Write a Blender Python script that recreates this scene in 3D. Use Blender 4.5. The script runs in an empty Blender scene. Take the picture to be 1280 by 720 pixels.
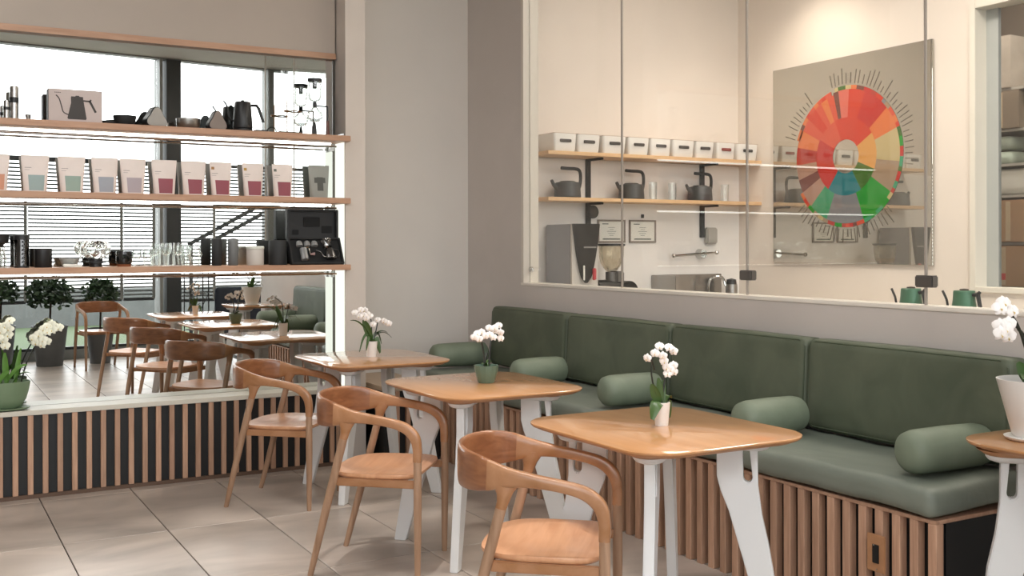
import bpy, bmesh, math, random
from math import sin, cos, pi, radians as R
from mathutils import Vector, Matrix
random.seed(7)
S = bpy.context.scene
COL = S.collection

# ------------------------------------------------------------------ camera
TH = 0.5173
cam_d = bpy.data.cameras.new('camera'); cam = bpy.data.objects.new('camera', cam_d); COL.objects.link(cam)
cam_d.sensor_width = 36; cam_d.lens = 36 * 1321.6 / 1280
cam_d.shift_y = -(360 - 306.95) / 1280
cam_d.clip_start = .05
cam.location = (0, 0, 1.4)
cam.rotation_euler = (Matrix.Rotation(-TH, 4, 'Z') @ Matrix.Rotation(pi / 2, 4, 'X') @ Matrix.Rotation(-.0019, 4, 'Z')).to_euler()
S.camera = cam
# ------------------------------------------------------------------ colour / render
S.view_settings.view_transform = 'Standard'; S.view_settings.look = 'None'
S.view_settings.exposure = 0.07; S.view_settings.gamma = 1
S.view_settings.use_curve_mapping = False
S.cycles.use_denoising = True
S.cycles.max_bounces = 9; S.cycles.diffuse_bounces = 4; S.cycles.glossy_bounces = 6
S.cycles.transparent_max_bounces = 24; S.cycles.transmission_bounces = 4
S.cycles.sample_clamp_indirect = 6
S.cycles.caustics_reflective = False; S.cycles.caustics_refractive = False
# ------------------------------------------------------------------ sky
W = bpy.data.worlds.new('sky'); S.world = W; W.use_nodes = True
bg = W.node_tree.nodes['Background']; bg.inputs[0].default_value = (.97, .985, 1, 1); bg.inputs[1].default_value = 5.5


def light(kind, name, loc, energy, colr, rot=(0, 0, 0), **k):
    d = bpy.data.lights.new(name, kind); d.energy = energy; d.color = colr
    for a, b in k.items(): setattr(d, a, b)
    o = bpy.data.objects.new(name, d); o.location = loc; o.rotation_euler = rot; COL.objects.link(o)
    return o

# portal at the window wall (only guides the sky sampling)
pt = light('AREA', 'window_portal', (2.2, -.90, 2.0), 1, (1, 1, 1), (R(90), 0, R(-7)), shape='RECTANGLE', size=9.5, size_y=3.9)
pt.data.cycles.is_portal = True

# ------------------------------------------------------------------ materials
def lin(h):
    h = h.lstrip('#'); o = []
    for i in (0, 2, 4):
        c = int(h[i:i + 2], 16) / 255
        o.append(c / 12.92 if c <= .04045 else ((c + .055) / 1.055) ** 2.4)
    return (*o, 1)
MAT = {}
def mat(name, h, rough=.5, metal=0, noise=0, nscale=6, stretch=(1, 1, 1), bump=0, var=0, coat=0, spec=.5, h2=None, detail=6):
    if name in MAT: return MAT[name]
    m = bpy.data.materials.new(name); m.use_nodes = True; nt = m.node_tree; N = nt.nodes; L = nt.links
    b = N['Principled BSDF']; c = lin(h)
    b.inputs['Base Color'].default_value = c; b.inputs['Roughness'].default_value = rough
    b.inputs['Metallic'].default_value = metal; b.inputs['Coat Weight'].default_value = coat
    b.inputs['Specular IOR Level'].default_value = spec
    if noise or bump or var:
        tc = N.new('ShaderNodeTexCoord'); mp = N.new('ShaderNodeMapping'); mp.inputs['Scale'].default_value = stretch
        L.new(tc.outputs['Object'], mp.inputs[0])
        oi = N.new('ShaderNodeObjectInfo')
        ad = N.new('ShaderNodeVectorMath'); ad.operation = 'SCALE'
        cb = N.new('ShaderNodeCombineXYZ'); L.new(oi.outputs['Random'], cb.inputs[0]); L.new(oi.outputs['Random'], cb.inputs[1])
        L.new(cb.outputs[0], ad.inputs[0]); ad.inputs['Scale'].default_value = 17
        av = N.new('ShaderNodeVectorMath'); L.new(mp.outputs[0], av.inputs[0]); L.new(ad.outputs[0], av.inputs[1])
        nz = N.new('ShaderNodeTexNoise'); nz.inputs['Scale'].default_value = nscale; nz.inputs['Detail'].default_value = detail
        nz.inputs['Distortion'].default_value = .6
        L.new(av.outputs[0], nz.inputs['Vector'])
        rp = N.new('ShaderNodeValToRGB'); rp.color_ramp.elements[0].position = .32; rp.color_ramp.elements[1].position = .68
        d = lin(h2) if h2 else tuple(x * (1 - noise) for x in c[:3]) + (1,)
        lt = c if h2 else tuple(min(1, x * (1 + noise)) for x in c[:3]) + (1,)
        rp.color_ramp.elements[0].color = d; rp.color_ramp.elements[1].color = lt
        L.new(nz.outputs['Fac'], rp.inputs[0])
        hs = N.new('ShaderNodeHueSaturation'); L.new(rp.outputs[0], hs.inputs['Color'])
        mr = N.new('ShaderNodeMapRange'); mr.inputs[3].default_value = 1 - var; mr.inputs[4].default_value = 1 + var
        L.new(oi.outputs['Random'], mr.inputs[0]); L.new(mr.outputs[0], hs.inputs['Value'])
        L.new(hs.outputs[0], b.inputs['Base Color'])
        if bump:
            bp = N.new('ShaderNodeBump'); bp.inputs['Strength'].default_value = bump; bp.inputs['Distance'].default_value = .01
            L.new(nz.outputs['Fac'], bp.inputs['Height']); L.new(bp.outputs[0], b.inputs['Normal'])
    MAT[name] = m
    return m
def emis(name, h, s):
    m = bpy.data.materials.new(name); m.use_nodes = True; nt = m.node_tree; nt.nodes.clear()
    e = nt.nodes.new('ShaderNodeEmission'); e.inputs[0].default_value = lin(h); e.inputs[1].default_value = s
    o = nt.nodes.new('ShaderNodeOutputMaterial'); nt.links.new(e.outputs[0], o.inputs[0]); return m
def glass(name, h='#ffffff', blend=.25, base=.02, k=.8, rough=.0, gl='#ffffff'):
    m = bpy.data.materials.new(name); m.use_nodes = True; nt = m.node_tree; nt.nodes.clear(); N = nt.nodes; L = nt.links
    t = N.new('ShaderNodeBsdfTransparent'); t.inputs[0].default_value = lin(h)
    g = N.new('ShaderNodeBsdfGlossy'); g.inputs['Roughness'].default_value = rough; g.inputs[0].default_value = lin(gl)
    lw = N.new('ShaderNodeLayerWeight'); lw.inputs[0].default_value = blend
    ma = N.new('ShaderNodeMath'); ma.operation = 'MULTIPLY_ADD'; ma.inputs[1].default_value = k; ma.inputs[2].default_value = base
    L.new(lw.outputs['Fresnel'], ma.inputs[0])
    mx = N.new('ShaderNodeMixShader'); L.new(ma.outputs[0], mx.inputs[0]); L.new(t.outputs[0], mx.inputs[1]); L.new(g.outputs[0], mx.inputs[2])
    o = N.new('ShaderNodeOutputMaterial'); L.new(mx.outputs[0], o.inputs[0]); return m
def glossy_mix(name, h, fac, gcol='#ffffff', rough=0.0):
    m = bpy.data.materials.new(name); m.use_nodes = True; nt = m.node_tree; nt.nodes.clear(); N = nt.nodes; L = nt.links
    d = N.new('ShaderNodeBsdfDiffuse'); d.inputs[0].default_value = lin(h)
    g = N.new('ShaderNodeBsdfGlossy'); g.inputs['Roughness'].default_value = rough; g.inputs[0].default_value = lin(gcol)
    mx = N.new('ShaderNodeMixShader'); mx.inputs[0].default_value = fac
    L.new(d.outputs[0], mx.inputs[1]); L.new(g.outputs[0], mx.inputs[2])
    o = N.new('ShaderNodeOutputMaterial'); L.new(mx.outputs[0], o.inputs[0]); return m

wall_m = mat('wall_paint', '#cac3bd', .85, noise=.03, nscale=2)
wall_k = mat('kitchen_paint', '#e6dcd2', .8, noise=.02, nscale=2)
ceil_m = mat('ceiling_paint', '#bfbab6', .9, noise=.02)
tile_m = mat('floor_tile', '#bdb0a5', .34, noise=.0, nscale=2.2, h2='#8f857c', stretch=(.7, 1.3, 1), var=.05, bump=.03, detail=9)
grout_m = mat('grout', '#3c3835', .9, noise=.05)
slat_m = mat('slat_oak', '#c09a80', .5, h2='#a8826a', nscale=9, stretch=(6, 6, .5), var=.12)
shelf_m = mat('shelf_oak', '#bd967a', .45, h2='#ab8265', nscale=6, stretch=(.6, 6, 6), var=.03)
top_m = mat('table_oak', '#bf8b5c', .32, h2='#b37f50', nscale=3, stretch=(8, .7, 6), var=.03, coat=.9, detail=8)
edge_m = mat('table_edge', '#b98860', .5, h2='#8f6544', nscale=4, stretch=(.5, .5, 40))
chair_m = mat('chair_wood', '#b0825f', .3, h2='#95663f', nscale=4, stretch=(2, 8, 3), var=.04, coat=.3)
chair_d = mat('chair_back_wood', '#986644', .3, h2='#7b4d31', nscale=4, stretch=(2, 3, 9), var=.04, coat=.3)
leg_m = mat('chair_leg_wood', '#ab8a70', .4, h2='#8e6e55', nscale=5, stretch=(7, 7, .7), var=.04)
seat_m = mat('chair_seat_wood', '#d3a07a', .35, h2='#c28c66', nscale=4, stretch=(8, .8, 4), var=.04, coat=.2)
white_m = mat('white_lacquer', '#dedfdf', .32, noise=.01)
green_m = mat('green_leatherette', '#5b6250', .55, h2='#4b5443', nscale=5, bump=.05)
green_top = mat('green_seat_fabric', '#7c8277', .5, h2='#6a7268', nscale=4, stretch=(1, .6, 1), bump=.6)
green_b = mat('green_bolster', '#77826f', .55, h2='#6b7664', nscale=6, bump=.06)
black_m = mat('black_panel', '#0c0d0e', .5, noise=.1)
dark_m = mat('black_plastic', '#1b1c1d', .4, noise=.08)
dark_matte = mat('black_matte', '#202223', .6, noise=.08)
grey_cup = mat('grey_enamel', '#6d7070', .45, noise=.05)
steel_m = mat('brushed_steel', '#a8a6a3', .28, 1, noise=.05, stretch=(1, 1, 20))
chrome_m = mat('chrome', '#c8c8c6', .08, 1)
brass_m = mat('brass', '#8d6a48', .35, .8)
ledge_m = mat('ledge_laminate', '#cdc8bb', .4, noise=.03)
led_m = emis('led_glow', '#fffdf4', 8)
reveal_m = emis('reveal_glow', '#f4f6ea', 1.15)
mirror_m = glossy_mix('mirror_glass', '#101010', .93, '#f4f7f5')
pane_m = glass('clear_pane', '#fafbfa', .12, .03, .5)
win_m = glass('window_pane', '#fcfcfc', .1, .01, .4)
glass_m = glass('clear_glass', '#fafbfa', .3, .03, .6)
gl_dark = glass('smoked_glass', '#5d5754', .3, .06, .7)
leaf_m = mat('orchid_leaf', '#3f5a2c', .35, h2='#2c421f', nscale=8)
leaf_l = mat('bright_leaf', '#5e8a3c', .4, h2='#426a2b', nscale=8)
stem_m = mat('orchid_stem', '#20241a', .5, noise=.2)
petal_m = mat('orchid_petal', '#f1ece8', .6, noise=.03)
petal_c = mat('cream_petal', '#edeedb', .6, noise=.03)
lip_m = mat('orchid_lip', '#d9c07a', .6, noise=.1)
soil_m = mat('bark_soil', '#3a2c22', .9, h2='#201810', nscale=60, bump=.5)
pot_w = mat('white_ceramic', '#e4e2de', .3, noise=.02)
pot_g = mat('sage_ceramic', '#5a7263', .4, noise=.05)
bowl_g = mat('sage_bowl', '#6f8467', .4, noise=.06)
foil_m = mat('topiary_leaf', '#2e4a29', .5, h2='#1a2f15', nscale=9, var=.15)
pot_d = mat('grey_planter', '#5b5d5e', .6, noise=.05)
frame_d = mat('window_frame_dark', '#2e3234', .5, noise=.04)
frame_l = mat('window_frame_grey', '#7e817f', .5, noise=.04)
blind_m = mat('blind_slat', '#3c4043', .5, noise=.03)
card_m = mat('cardboard', '#a98463', .8, noise=.08, nscale=5)
store_m = mat('storeroom_wall', '#7c7065', .9, noise=.04)
kgreen_m = mat('kettle_green', '#3f6a52', .35, .2, noise=.05)
paper_m = mat('paper', '#e9e8e0', .7, noise=.01)
frame_w = mat('frame_wood', '#8a8078', .5, noise=.15, nscale=20)
splash_m = mat('backsplash', '#f2eeea', .35, noise=.02)

# ------------------------------------------------------------------ mesh helpers
def tag(o, label=None, cat=None, group=None, kind=None):
    if label: o['label'] = label
    if cat: o['category'] = cat
    if group: o['group'] = group
    if kind: o['kind'] = kind
    return o
def empty(name, loc=(0, 0, 0), rz=0, label=None, cat=None, group=None, kind=None):
    o = bpy.data.objects.new(name, None); o.empty_display_size = .05
    o.location = loc; o.rotation_euler = (0, 0, rz); COL.objects.link(o)
    return tag(o, label, cat, group, kind)
def inst(o, name=None, parent=None, loc=None, rot=None):
    c = o.copy(); COL.objects.link(c)
    if name: c.name = name
    if parent: c.parent = parent
    if loc is not None: c.location = loc
    if rot is not None: c.rotation_euler = rot
    return c
def copy_tree(o, parent=None):
    c = o.copy(); COL.objects.link(c); c.parent = parent
    for ch in list(KIDS.get(o.name, [])): 
        k = copy_tree(ch, c); KIDS.setdefault(c.name, []).append(k)
    return c
KIDS = {}
def catmull(pts, n):
    out = []; P = [pts[0]] + list(pts) + [pts[-1]]
    for i in range(1, len(P) - 2):
        p0, p1, p2, p3 = [Vector(q) for q in P[i - 1:i + 3]]
        for k in range(n):
            t = k / n
            out.append(.5 * ((2 * p1) + (p2 - p0) * t + (2 * p0 - 5 * p1 + 4 * p2 - p3) * t * t + (-p0 + 3 * p1 - 3 * p2 + p3) * t ** 3))
    out.append(Vector(pts[-1])); return out
class MB:
    def __init__(s): s.v = []; s.f = []; s.m = []; s.cur = 0
    def add(s, vs, fs):
        b = len(s.v); s.v += [tuple(x) for x in vs]; s.f += [tuple(b + i for i in f) for f in fs]; s.m += [s.cur] * len(fs); return s
    def box(s, x0, x1, y0, y1, z0, z1):
        return s.add([(x0, y0, z0), (x1, y0, z0), (x1, y1, z0), (x0, y1, z0), (x0, y0, z1), (x1, y0, z1), (x1, y1, z1), (x0, y1, z1)],
                     [(3, 2, 1, 0), (4, 5, 6, 7), (0, 1, 5, 4), (1, 2, 6, 5), (2, 3, 7, 6), (3, 0, 4, 7)])
    def bar(s, a, b, w, h, up=(0, 0, 1)):
        a = Vector(a); b = Vector(b); t = (b - a).normalized(); n = t.cross(Vector(up))
        if n.length < 1e-4: n = Vector((1, 0, 0))
        n.normalize(); u = n.cross(t); V = []
        for p in (a, b):
            for i, j in ((-1, -1), (1, -1), (1, 1), (-1, 1)): V.append(p + n * w / 2 * i + u * h / 2 * j)
        return s.add(V, [(3, 2, 1, 0), (4, 5, 6, 7), (0, 1, 5, 4), (1, 2, 6, 5), (2, 3, 7, 6), (3, 0, 4, 7)])
    def tube(s, pts, r, seg=8, cap=True, smooth=0, flat=None):
        pts = catmull(pts, smooth) if smooth else [Vector(p) for p in pts]
        n = len(pts); rs = r if isinstance(r, (list, tuple)) else [r] * n
        if len(rs) != n: rs = [rs[0] + (rs[-1] - rs[0]) * 0 + (lambda t: rs[min(int(t * (len(rs) - 1)), len(rs) - 2)] * (1 - (t * (len(rs) - 1) - min(int(t * (len(rs) - 1)), len(rs) - 2))) + rs[min(int(t * (len(rs) - 1)), len(rs) - 2) + 1] * (t * (len(rs) - 1) - min(int(t * (len(rs) - 1)), len(rs) - 2)))(i / (n - 1)) - rs[0] for i in range(n)]
        V = []; prev = None
        for i, p in enumerate(pts):
            t = (pts[min(i + 1, n - 1)] - pts[max(i - 1, 0)]).normalized()
            if prev is None:
                a = Vector((0, 0, 1)) if abs(t.z) < .9 else Vector((1, 0, 0)); x = t.cross(a).normalized()
            else:
                x = (prev - t * prev.dot(t)).normalized()
            prev = x; y = t.cross(x)
            for k in range(seg):
                a = 2 * pi * k / seg; V.append(p + (x * cos(a) + y * sin(a)) * rs[i])
        F = []
        for i in range(n - 1):
            for k in range(seg):
                F.append((i * seg + k, i * seg + (k + 1) % seg, (i + 1) * seg + (k + 1) % seg, (i + 1) * seg + k))
        if cap: F.append(tuple(range(seg - 1, -1, -1))); F.append(tuple((n - 1) * seg + k for k in range(seg)))
        return s.add(V, F)
    def lathe(s, prof, c=(0, 0, 0), seg=24, sx=1, sy=1, cap0=True, cap1=False):
        V = []; F = []; n = len(prof)
        for r, z in prof:
            for k in range(seg):
                a = 2 * pi * k / seg; V.append((c[0] + r * cos(a) * sx, c[1] + r * sin(a) * sy, c[2] + z))
        for i in range(n - 1):
            for k in range(seg):
                F.append((i * seg + k, i * seg + (k + 1) % seg, (i + 1) * seg + (k + 1) % seg, (i + 1) * seg + k))
        if cap0: F.append(tuple(range(seg - 1, -1, -1)))
        if cap1: F.append(tuple((n - 1) * seg + k for k in range(seg)))
        return s.add(V, F)
    def prism(s, poly, fn, t0, t1):
        n = len(poly); V = [fn(a, b, t0) for a, b in poly] + [fn(a, b, t1) for a, b in poly]
        return s.add(V, [tuple(range(n - 1, -1, -1)), tuple(range(n, 2 * n))] + [(i, (i + 1) % n, n + (i + 1) % n, n + i) for i in range(n)])
    def loops(s, rings, cap0=True, cap1=True):
        V = []; F = []; n = len(rings[0])
        for r in rings: V += r
        for i in range(len(rings) - 1):
            for k in range(n): F.append((i * n + k, i * n + (k + 1) % n, (i + 1) * n + (k + 1) % n, (i + 1) * n + k))
        if cap0: F.append(tuple(range(n - 1, -1, -1)))
        if cap1: F.append(tuple((len(rings) - 1) * n + k for k in range(n)))
        return s.add(V, F)
    def soft(s, c, size, r, seg=10, puff=0, wr=0, fseed=0):
        hx, hy, hz = [q / 2 for q in size]; idx = {}; V = []; F = []
        dims = [max(4, min(40, int(q / .05))) + 4 for q in size]
        def coord(i, n, h):
            # denser near the ends
            e = [-h, -h + r * .3, -h + r * .75]
            if i < 3: return e[i]
            if i > n - 3: return -e[n - i]
            return (-h + r * 1.2) + (2 * h - 2.4 * r) * (i - 3) / max(1, n - 6)
        def pt(i, j, k):
            if (i, j, k) in idx: return idx[(i, j, k)]
            p = Vector((coord(i, dims[0], hx), coord(j, dims[1], hy), coord(k, dims[2], hz)))
            q = Vector((max(-hx + r, min(hx - r, p.x)), max(-hy + r, min(hy - r, p.y)), max(-hz + r, min(hz - r, p.z))))
            d = p - q
            if d.length > 1e-9: p = q + d.normalized() * r
            u, v, w = p.x / hx, p.y / hy, p.z / hz
            if puff:
                f = (1 - u * u) * (1 - v * v) + (1 - w * w) * (1 - v * v) + (1 - u * u) * (1 - w * w)
                p = p + p.normalized() * puff * max(0, f) * .5
            if wr:
                a = p * 9 + Vector((fseed, fseed * 2, 0))
                p = p + Vector((0, 0, 1)) * wr * (sin(a.x * 1.3 + sin(a.y * .9)) + sin(a.y * 1.7 + 1.3 * sin(a.x * .7))) * .5
            idx[(i, j, k)] = len(V); V.append(p + Vector(c)); return idx[(i, j, k)]
        X, Y, Z = dims
        for i in range(X):
            for j in range(Y):
                F.append((pt(i, j, 0), pt(i, j + 1, 0), pt(i + 1, j + 1, 0), pt(i + 1, j, 0)))
                F.append((pt(i, j, Z), pt(i + 1, j, Z), pt(i + 1, j + 1, Z), pt(i, j + 1, Z)))
        for i in range(X):
            for k in range(Z):
                F.append((pt(i, 0, k), pt(i + 1, 0, k), pt(i + 1, 0, k + 1), pt(i, 0, k + 1)))
                F.append((pt(i, Y, k), pt(i, Y, k + 1), pt(i + 1, Y, k + 1), pt(i + 1, Y, k)))
        for j in range(Y):
            for k in range(Z):
                F.append((pt(0, j, k), pt(0, j, k + 1), pt(0, j + 1, k + 1), pt(0, j + 1, k)))
                F.append((pt(X, j, k), pt(X, j + 1, k), pt(X, j + 1, k + 1), pt(X, j, k + 1)))
        return s.add(V, F)
    def build(s, name, m, parent=None, bevel=0, bseg=2, angle=35, loc=None, rot=None, label=None):
        me = bpy.data.meshes.new(name); me.from_pydata(s.v, [], s.f)
        ms = m if isinstance(m, (list, tuple)) else [m]
        for q in ms: me.materials.append(q)
        for p, i in zip(me.polygons, s.m): p.material_index = i
        bm = bmesh.new(); bm.from_mesh(me)
        bmesh.ops.recalc_face_normals(bm, faces=bm.faces)
        if bevel:
            es = [e for e in bm.edges if len(e.link_faces) == 2 and e.calc_face_angle(0) > R(28)]
            bmesh.ops.bevel(bm, geom=es, offset=bevel, segments=bseg, affect='EDGES', clamp_overlap=True)
        bm.to_mesh(me); bm.free()
        for p in me.polygons: p.use_smooth = True
        me.set_sharp_from_angle(angle=R(angle))
        o = bpy.data.objects.new(name, me); COL.objects.link(o)
        if parent: o.parent = parent; KIDS.setdefault(parent.name, []).append(o)
        if loc is not None: o.location = loc
        if rot is not None: o.rotation_euler = rot
        if label: o['label'] = label
        return o
def B(name, m, x0, x1, y0, y1, z0, z1, parent=None, bevel=0, **k):
    return MB().box(x0, x1, y0, y1, z0, z1).build(name, m, parent, bevel, **k)
def struct(name, m, *b, **k):
    return tag(B(name, m, *b, **k), kind='structure')

# ------------------------------------------------------------------ setting dimensions
YM = 6.60; YN = 6.4135; XV = 2.423; YB = 7.025; XR = 3.62; XB = 6.265; ZC = 3.86
def wy(x): return -.80 - .125 * (x - 1)          # the window wall stands slightly askew

# floor with tiles
fl = tag(empty('floor', (0, 0, 0)), kind='structure')
B('grout_bed', grout_m, -3.2, 6.4, -2.2, 7.2, -.06, -.006, fl)
KIDS.setdefault(fl.name, [])
tile0 = None
TX = .482; TY = .96
for i in range(-8, 6):
    for j in range(-8, 2):
        x0 = .62 + TX * i; y0 = 5.36 + TY * j
        if x0 + TX < -3.2: continue
        if tile0 is None:
            tile0 = MB().box(.0026, TX - .0026, .0026, TY - .0026, -.02, 0).build('tile', tile_m, fl, .0015, 1, loc=(x0, y0, 0))
        else:
            o = tile0.copy(); COL.objects.link(o); o.location = (x0, y0, 0)
struct('floor_kitchen', mat('kitchen_floor', '#9b948b', .5, noise=.05), XR, 6.5, -2.2, 7.2, -.05, 0.002)
tag(MB().prism([(-3.2, wy(-3.2) - .05), (8.1, wy(8.1) - .05), (8.1, 7.2), (-3.2, 7.2)], lambda a, b, c: (a, b, c), ZC, ZC + .1).build('ceiling', ceil_m), kind='structure')

# walls
wm = tag(empty('wall_mirror', (0, YM, 0)), kind='structure')
MB().box(-3.2, XV, .012, .25, 0, ZC).build('plaster', wall_m, wm)
MB().box(-3.2, -.12, YN - YM, .012, 0, ZC).build('pier', wall_m, wm)
MB().box(-.12, XV - .012, -.03, .012, 2.652, ZC).build('upper_panel', mat('panel_paint', '#b4a99e', .85, noise=.03, nscale=2), wm)
MB().box(-.12, XV - .012, -.045, .011, 2.615, 2.652).build('wood_trim', shelf_m, wm)
struct('wall_pilaster', mat('pilaster_paint', '#d0c7be', .85, noise=.02), XV, 2.559, YN, YB, 0, ZC)
struct('wall_back', mat('back_wall_lightened', '#e0dad2', .85, noise=.02, nscale=2), 2.559, XR + .1, YB, YB + .15, 0, ZC)  # same wall paint lightened, standing in for extra light on the back wall
struct('wall_left', wall_m, -3.3, -3.2, -2.2, 7.2, 0, ZC)
# right wall with long opening
wr = tag(empty('wall_right', (XR, 0, 0)), kind='structure')
Y0 = .79
MB().box(0, .12, Y0, YB, 0, 1.13).build('parapet', wall_m, wr)
MB().box(0, .12, 6.235, YB, 1.13, ZC).build('pier', wall_m, wr)
MB().box(0, .12, Y0, 6.235, 3.74, ZC).build('lintel', wall_m, wr)
MB().box(-.006, .125, Y0, 6.235, 1.13, 1.148).build('sill', mat('sill_white', '#e8e2d8', .4, noise=.01), wr, .003)
MB().box(.0, .12, 6.205, 6.235, 1.148, 3.74).build('jamb', mat('jamb_white', '#d6cfc4', .5, noise=.01), wr)
# kitchen walls
struct('wall_kitchen_back', wall_k, XR + .12, XB + .12, YB, YB + .15, 0, ZC)
wk = tag(empty('wall_kitchen_side', (XB, 0, 0)), kind='structure')
for n, b in (('plaster', (0, .12, 4.69, YB, 0, ZC)), ('plaster', (0, .12, -2.2, 3.2, 0, ZC)), ('plaster', (0, .12, 3.2, 4.69, 3.02, ZC)), ('plaster', (0, .12, 3.2, 4.69, 0, 1.10))):
    MB().box(*b).build(n, wall_k, wk)
struct('backsplash_panel', splash_m, XR + .12, XB, YB - .008, YB, .95, 2.08)
# storeroom window
w2 = tag(empty('window_2', (XB, 0, 0)), kind='structure')
wf = mat('white_frame', '#e2ddd2', .5, noise=.01)
MB().box(-.02, .14, 4.655, 4.70, 1.08, 3.04).box(-.02, .14, 3.19, 3.235, 1.08, 3.04).box(-.02, .14, 3.235, 4.655, 2.995, 3.04).box(-.02, .14, 3.235, 4.655, 1.08, 1.115).build('window_frame', wf, w2, .002)
MB().box(.10, .13, 4.565, 4.655, 1.115, 2.995).build('inner_frame', mat('alu', '#b9bdbb', .4, .2, noise=.02), w2)
MB().box(.112, .118, 3.235, 4.565, 1.115, 2.995).build('pane', pane_m, w2)
# storeroom shell
struct('wall_storeroom', store_m, 8.0, 8.1, 2.4, 7.0, 0, ZC)
struct('wall_storeroom_end', store_m, XB + .12, 8.0, 6.3, 6.4, 0, ZC)
struct('wall_storeroom_near', store_m, XB + .12, 8.0, 2.4, 2.5, 0, ZC)
struct('floor_storeroom', store_m, XB + .12, 8.0, 2.4, 6.4, -.05, 0)

# glass partition: five frameless panes with clamps
gp = empty('glass_partition', (XR + .05, 0, 1.148), 0, 'frameless glass partition of tall panes standing on the wall sill in front of the kitchen', 'glass partition')
for k in range(5):
    ya = 6.205 - 1.079 * k; yb = ya - 1.079 + .004
    MB().box(-.004, .004, yb, ya, 0.001, 2.59).build('pane', pane_m, gp, .001, 1)
    MB().box(-.0055, .0055, yb - .006, yb + .002, 0.001, 2.59).build('joint_seal', mat('seal', '#a89f96', .3, noise=.02), gp)
for yc in (4.045, 2.968):
    MB().box(-.02, .02, yc - .045, yc + .045, .075, .125).build('clamp', mat('satin_metal', '#6b6763', .35, .7), gp, .005)
MB().tube([(-.02, 6.17, .09), (.0, 6.17, .09)], .018, 12).box(-.03, -.02, 6.12, 6.17, .083, .097).build('latch', chrome_m, gp, .001)

# ------------------------------------------------------------------ the window wall behind the camera (seen in the mirror)
ang = math.atan(-.125)
wn = tag(empty('window_1', (1, -.80, 0), ang), kind='structure')
L0, L1 = -4.4, 7.4
MB().box(L0, L1, -.16, -.02, 0, .12).build('bottom_frame', frame_l, wn)
MB().box(L0, L1, -.10, -.04, .12, .155).build('bottom_rail', frame_d, wn)
MB().box(L0, L1, -.16, -.02, 3.84, 3.86).build('top_frame', frame_l, wn)
for u, w, m_ in ((1.92, .19, frame_d), (1.83, .04, frame_l), (3.33, .085, frame_l), (4.55, .1, frame_l), (-1.2, .19, frame_d), (-3.0, .1, frame_l), (5.7, .1, frame_l)):
    MB().box(u, u + w, -.2, 0.02, .12, 3.84).build('mullion', m_, wn)
for a, b in ((L0, -3.0), (-2.9, -1.2), (-1.01, 1.83), (2.11, 3.33), (3.415, 4.55), (4.65, 5.7)):
    MB().box(a, b, -.10, -.092, .155, 3.84).build('pane', win_m, wn)
# venetian blinds, one per bay, slats are parts
slat_mesh = {}
bl_i = 0
names_ = ['behind the first potted topiary', 'behind the two potted topiaries', 'beside the wide dark column', 'right of the wide dark column', 'left of the pale corner mullion', 'over the far end of the window wall']
for a, b, zb in ((-1.0, .22, .72), (.24, 1.36, .72), (1.38, 1.77, .72), (2.13, 2.58, .68), (2.60, 3.32, .66), (3.42, 4.54, .64)):
    ca, sa = cos(ang), sin(ang)
    bl = empty('venetian_blind', (1 - sa * (-.06) + ca * a, -.80 + ca * (-.06) + sa * a, 0), ang, 'grey slatted blind ' + names_[bl_i] + ', mirrored', 'blind', 'slatted blinds on the window wall'); bl_i += 1
    sl = None; z = zb + .01
    while z < 2.46:
        if sl is None: sl = MB().box(0.01, b - a - .01, -.016, .016, -.0075, .0075).build('slat', blind_m, bl, loc=(0, 0, z), rot=(R(12), 0, 0))
        else:
            c = sl.copy(); COL.objects.link(c); c.location = (0, 0, z)
        z += .0478
    MB().box(0, b - a, -.02, .02, zb - .02, zb).build('bottom_rail', blind_m, bl)
    MB().box(b - a - .02, b - a + .018, .018, .024, zb, 2.46).build('ladder_tape', frame_l, bl)
    MB().box(0, b - a, -.02, .02, 2.46, 2.50).build('head_rail', blind_m, bl)
# outside
struct('ground_lawn', mat('lawn', '#465439', .9, h2='#35412b', nscale=30), -14, 20, -7.3, -2.6, -.12, -.04)
struct('ground_paving', mat('paving', '#a3a19c', .9, noise=.05), -14, 20, -30, -7.3, -.12, -.05)
struct('ground_terrace', mat('paving', '#a3a19c'), -14, 20, -2.6, -.3, -.12, -.061)
struct('wall_garden', mat('concrete_wall', '#6c6e6e', .9, noise=.08), -14, 20, -7.6, -7.3, -.1, .62)
hr = empty('stair_handrail', (3.6, -2.9, 0), 0, 'black sloping double handrail outside the slatted blinds, seen in the mirror', 'handrail')
MB().bar((0.0, 0, 1.42), (1.25, 0, 2.12), .05, .055).build('rail', frame_d, hr)
MB().bar((.18, -.0, 1.38), (1.4, 0, 2.05), .05, .055).build('rail', frame_d, hr)
for x in (.05, 1.3): MB().tube([(x, 0, -.04), (x, 0, 1.45 + .5 * x)], .02).build('post', frame_d, hr)
rk = empty('wire_rack', (3.15, -.35, 0), R(-7), 'thin black wire rack standing by the dark column, seen in the mirror', 'rack')
for x, y in ((-.14, -.1), (.1, -.1), (-.14, .1), (.1, .1)): MB().tube([(x, y, 0), (x, y, 1.3)], .008, 6).build('upright', dark_m, rk)
for z in (.35, .8, 1.28): MB().tube([(-.14, -.1, z), (.1, -.1, z), (.1, .1, z), (-.14, .1, z), (-.14, -.1, z)], .006, 6).build('rung', dark_m, rk)
MB().tube([(-.14, .1, .35), (.1, .1, .8)], .005, 6).tube([(-.14, .1, .8), (.1, .1, 1.28)], .005, 6).build('brace', dark_m, rk)
lc = empty('lounge_chair', (3.66, -.25, 0), R(10), 'low navy lounge armchair near the window wall, seen in the mirror', 'armchair')
navy = mat('navy_fabric', '#252b36', .8, noise=.05)
MB().soft((0, 0, .38), (.6, .6, .16), .05).build('seat', navy, lc)
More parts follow.
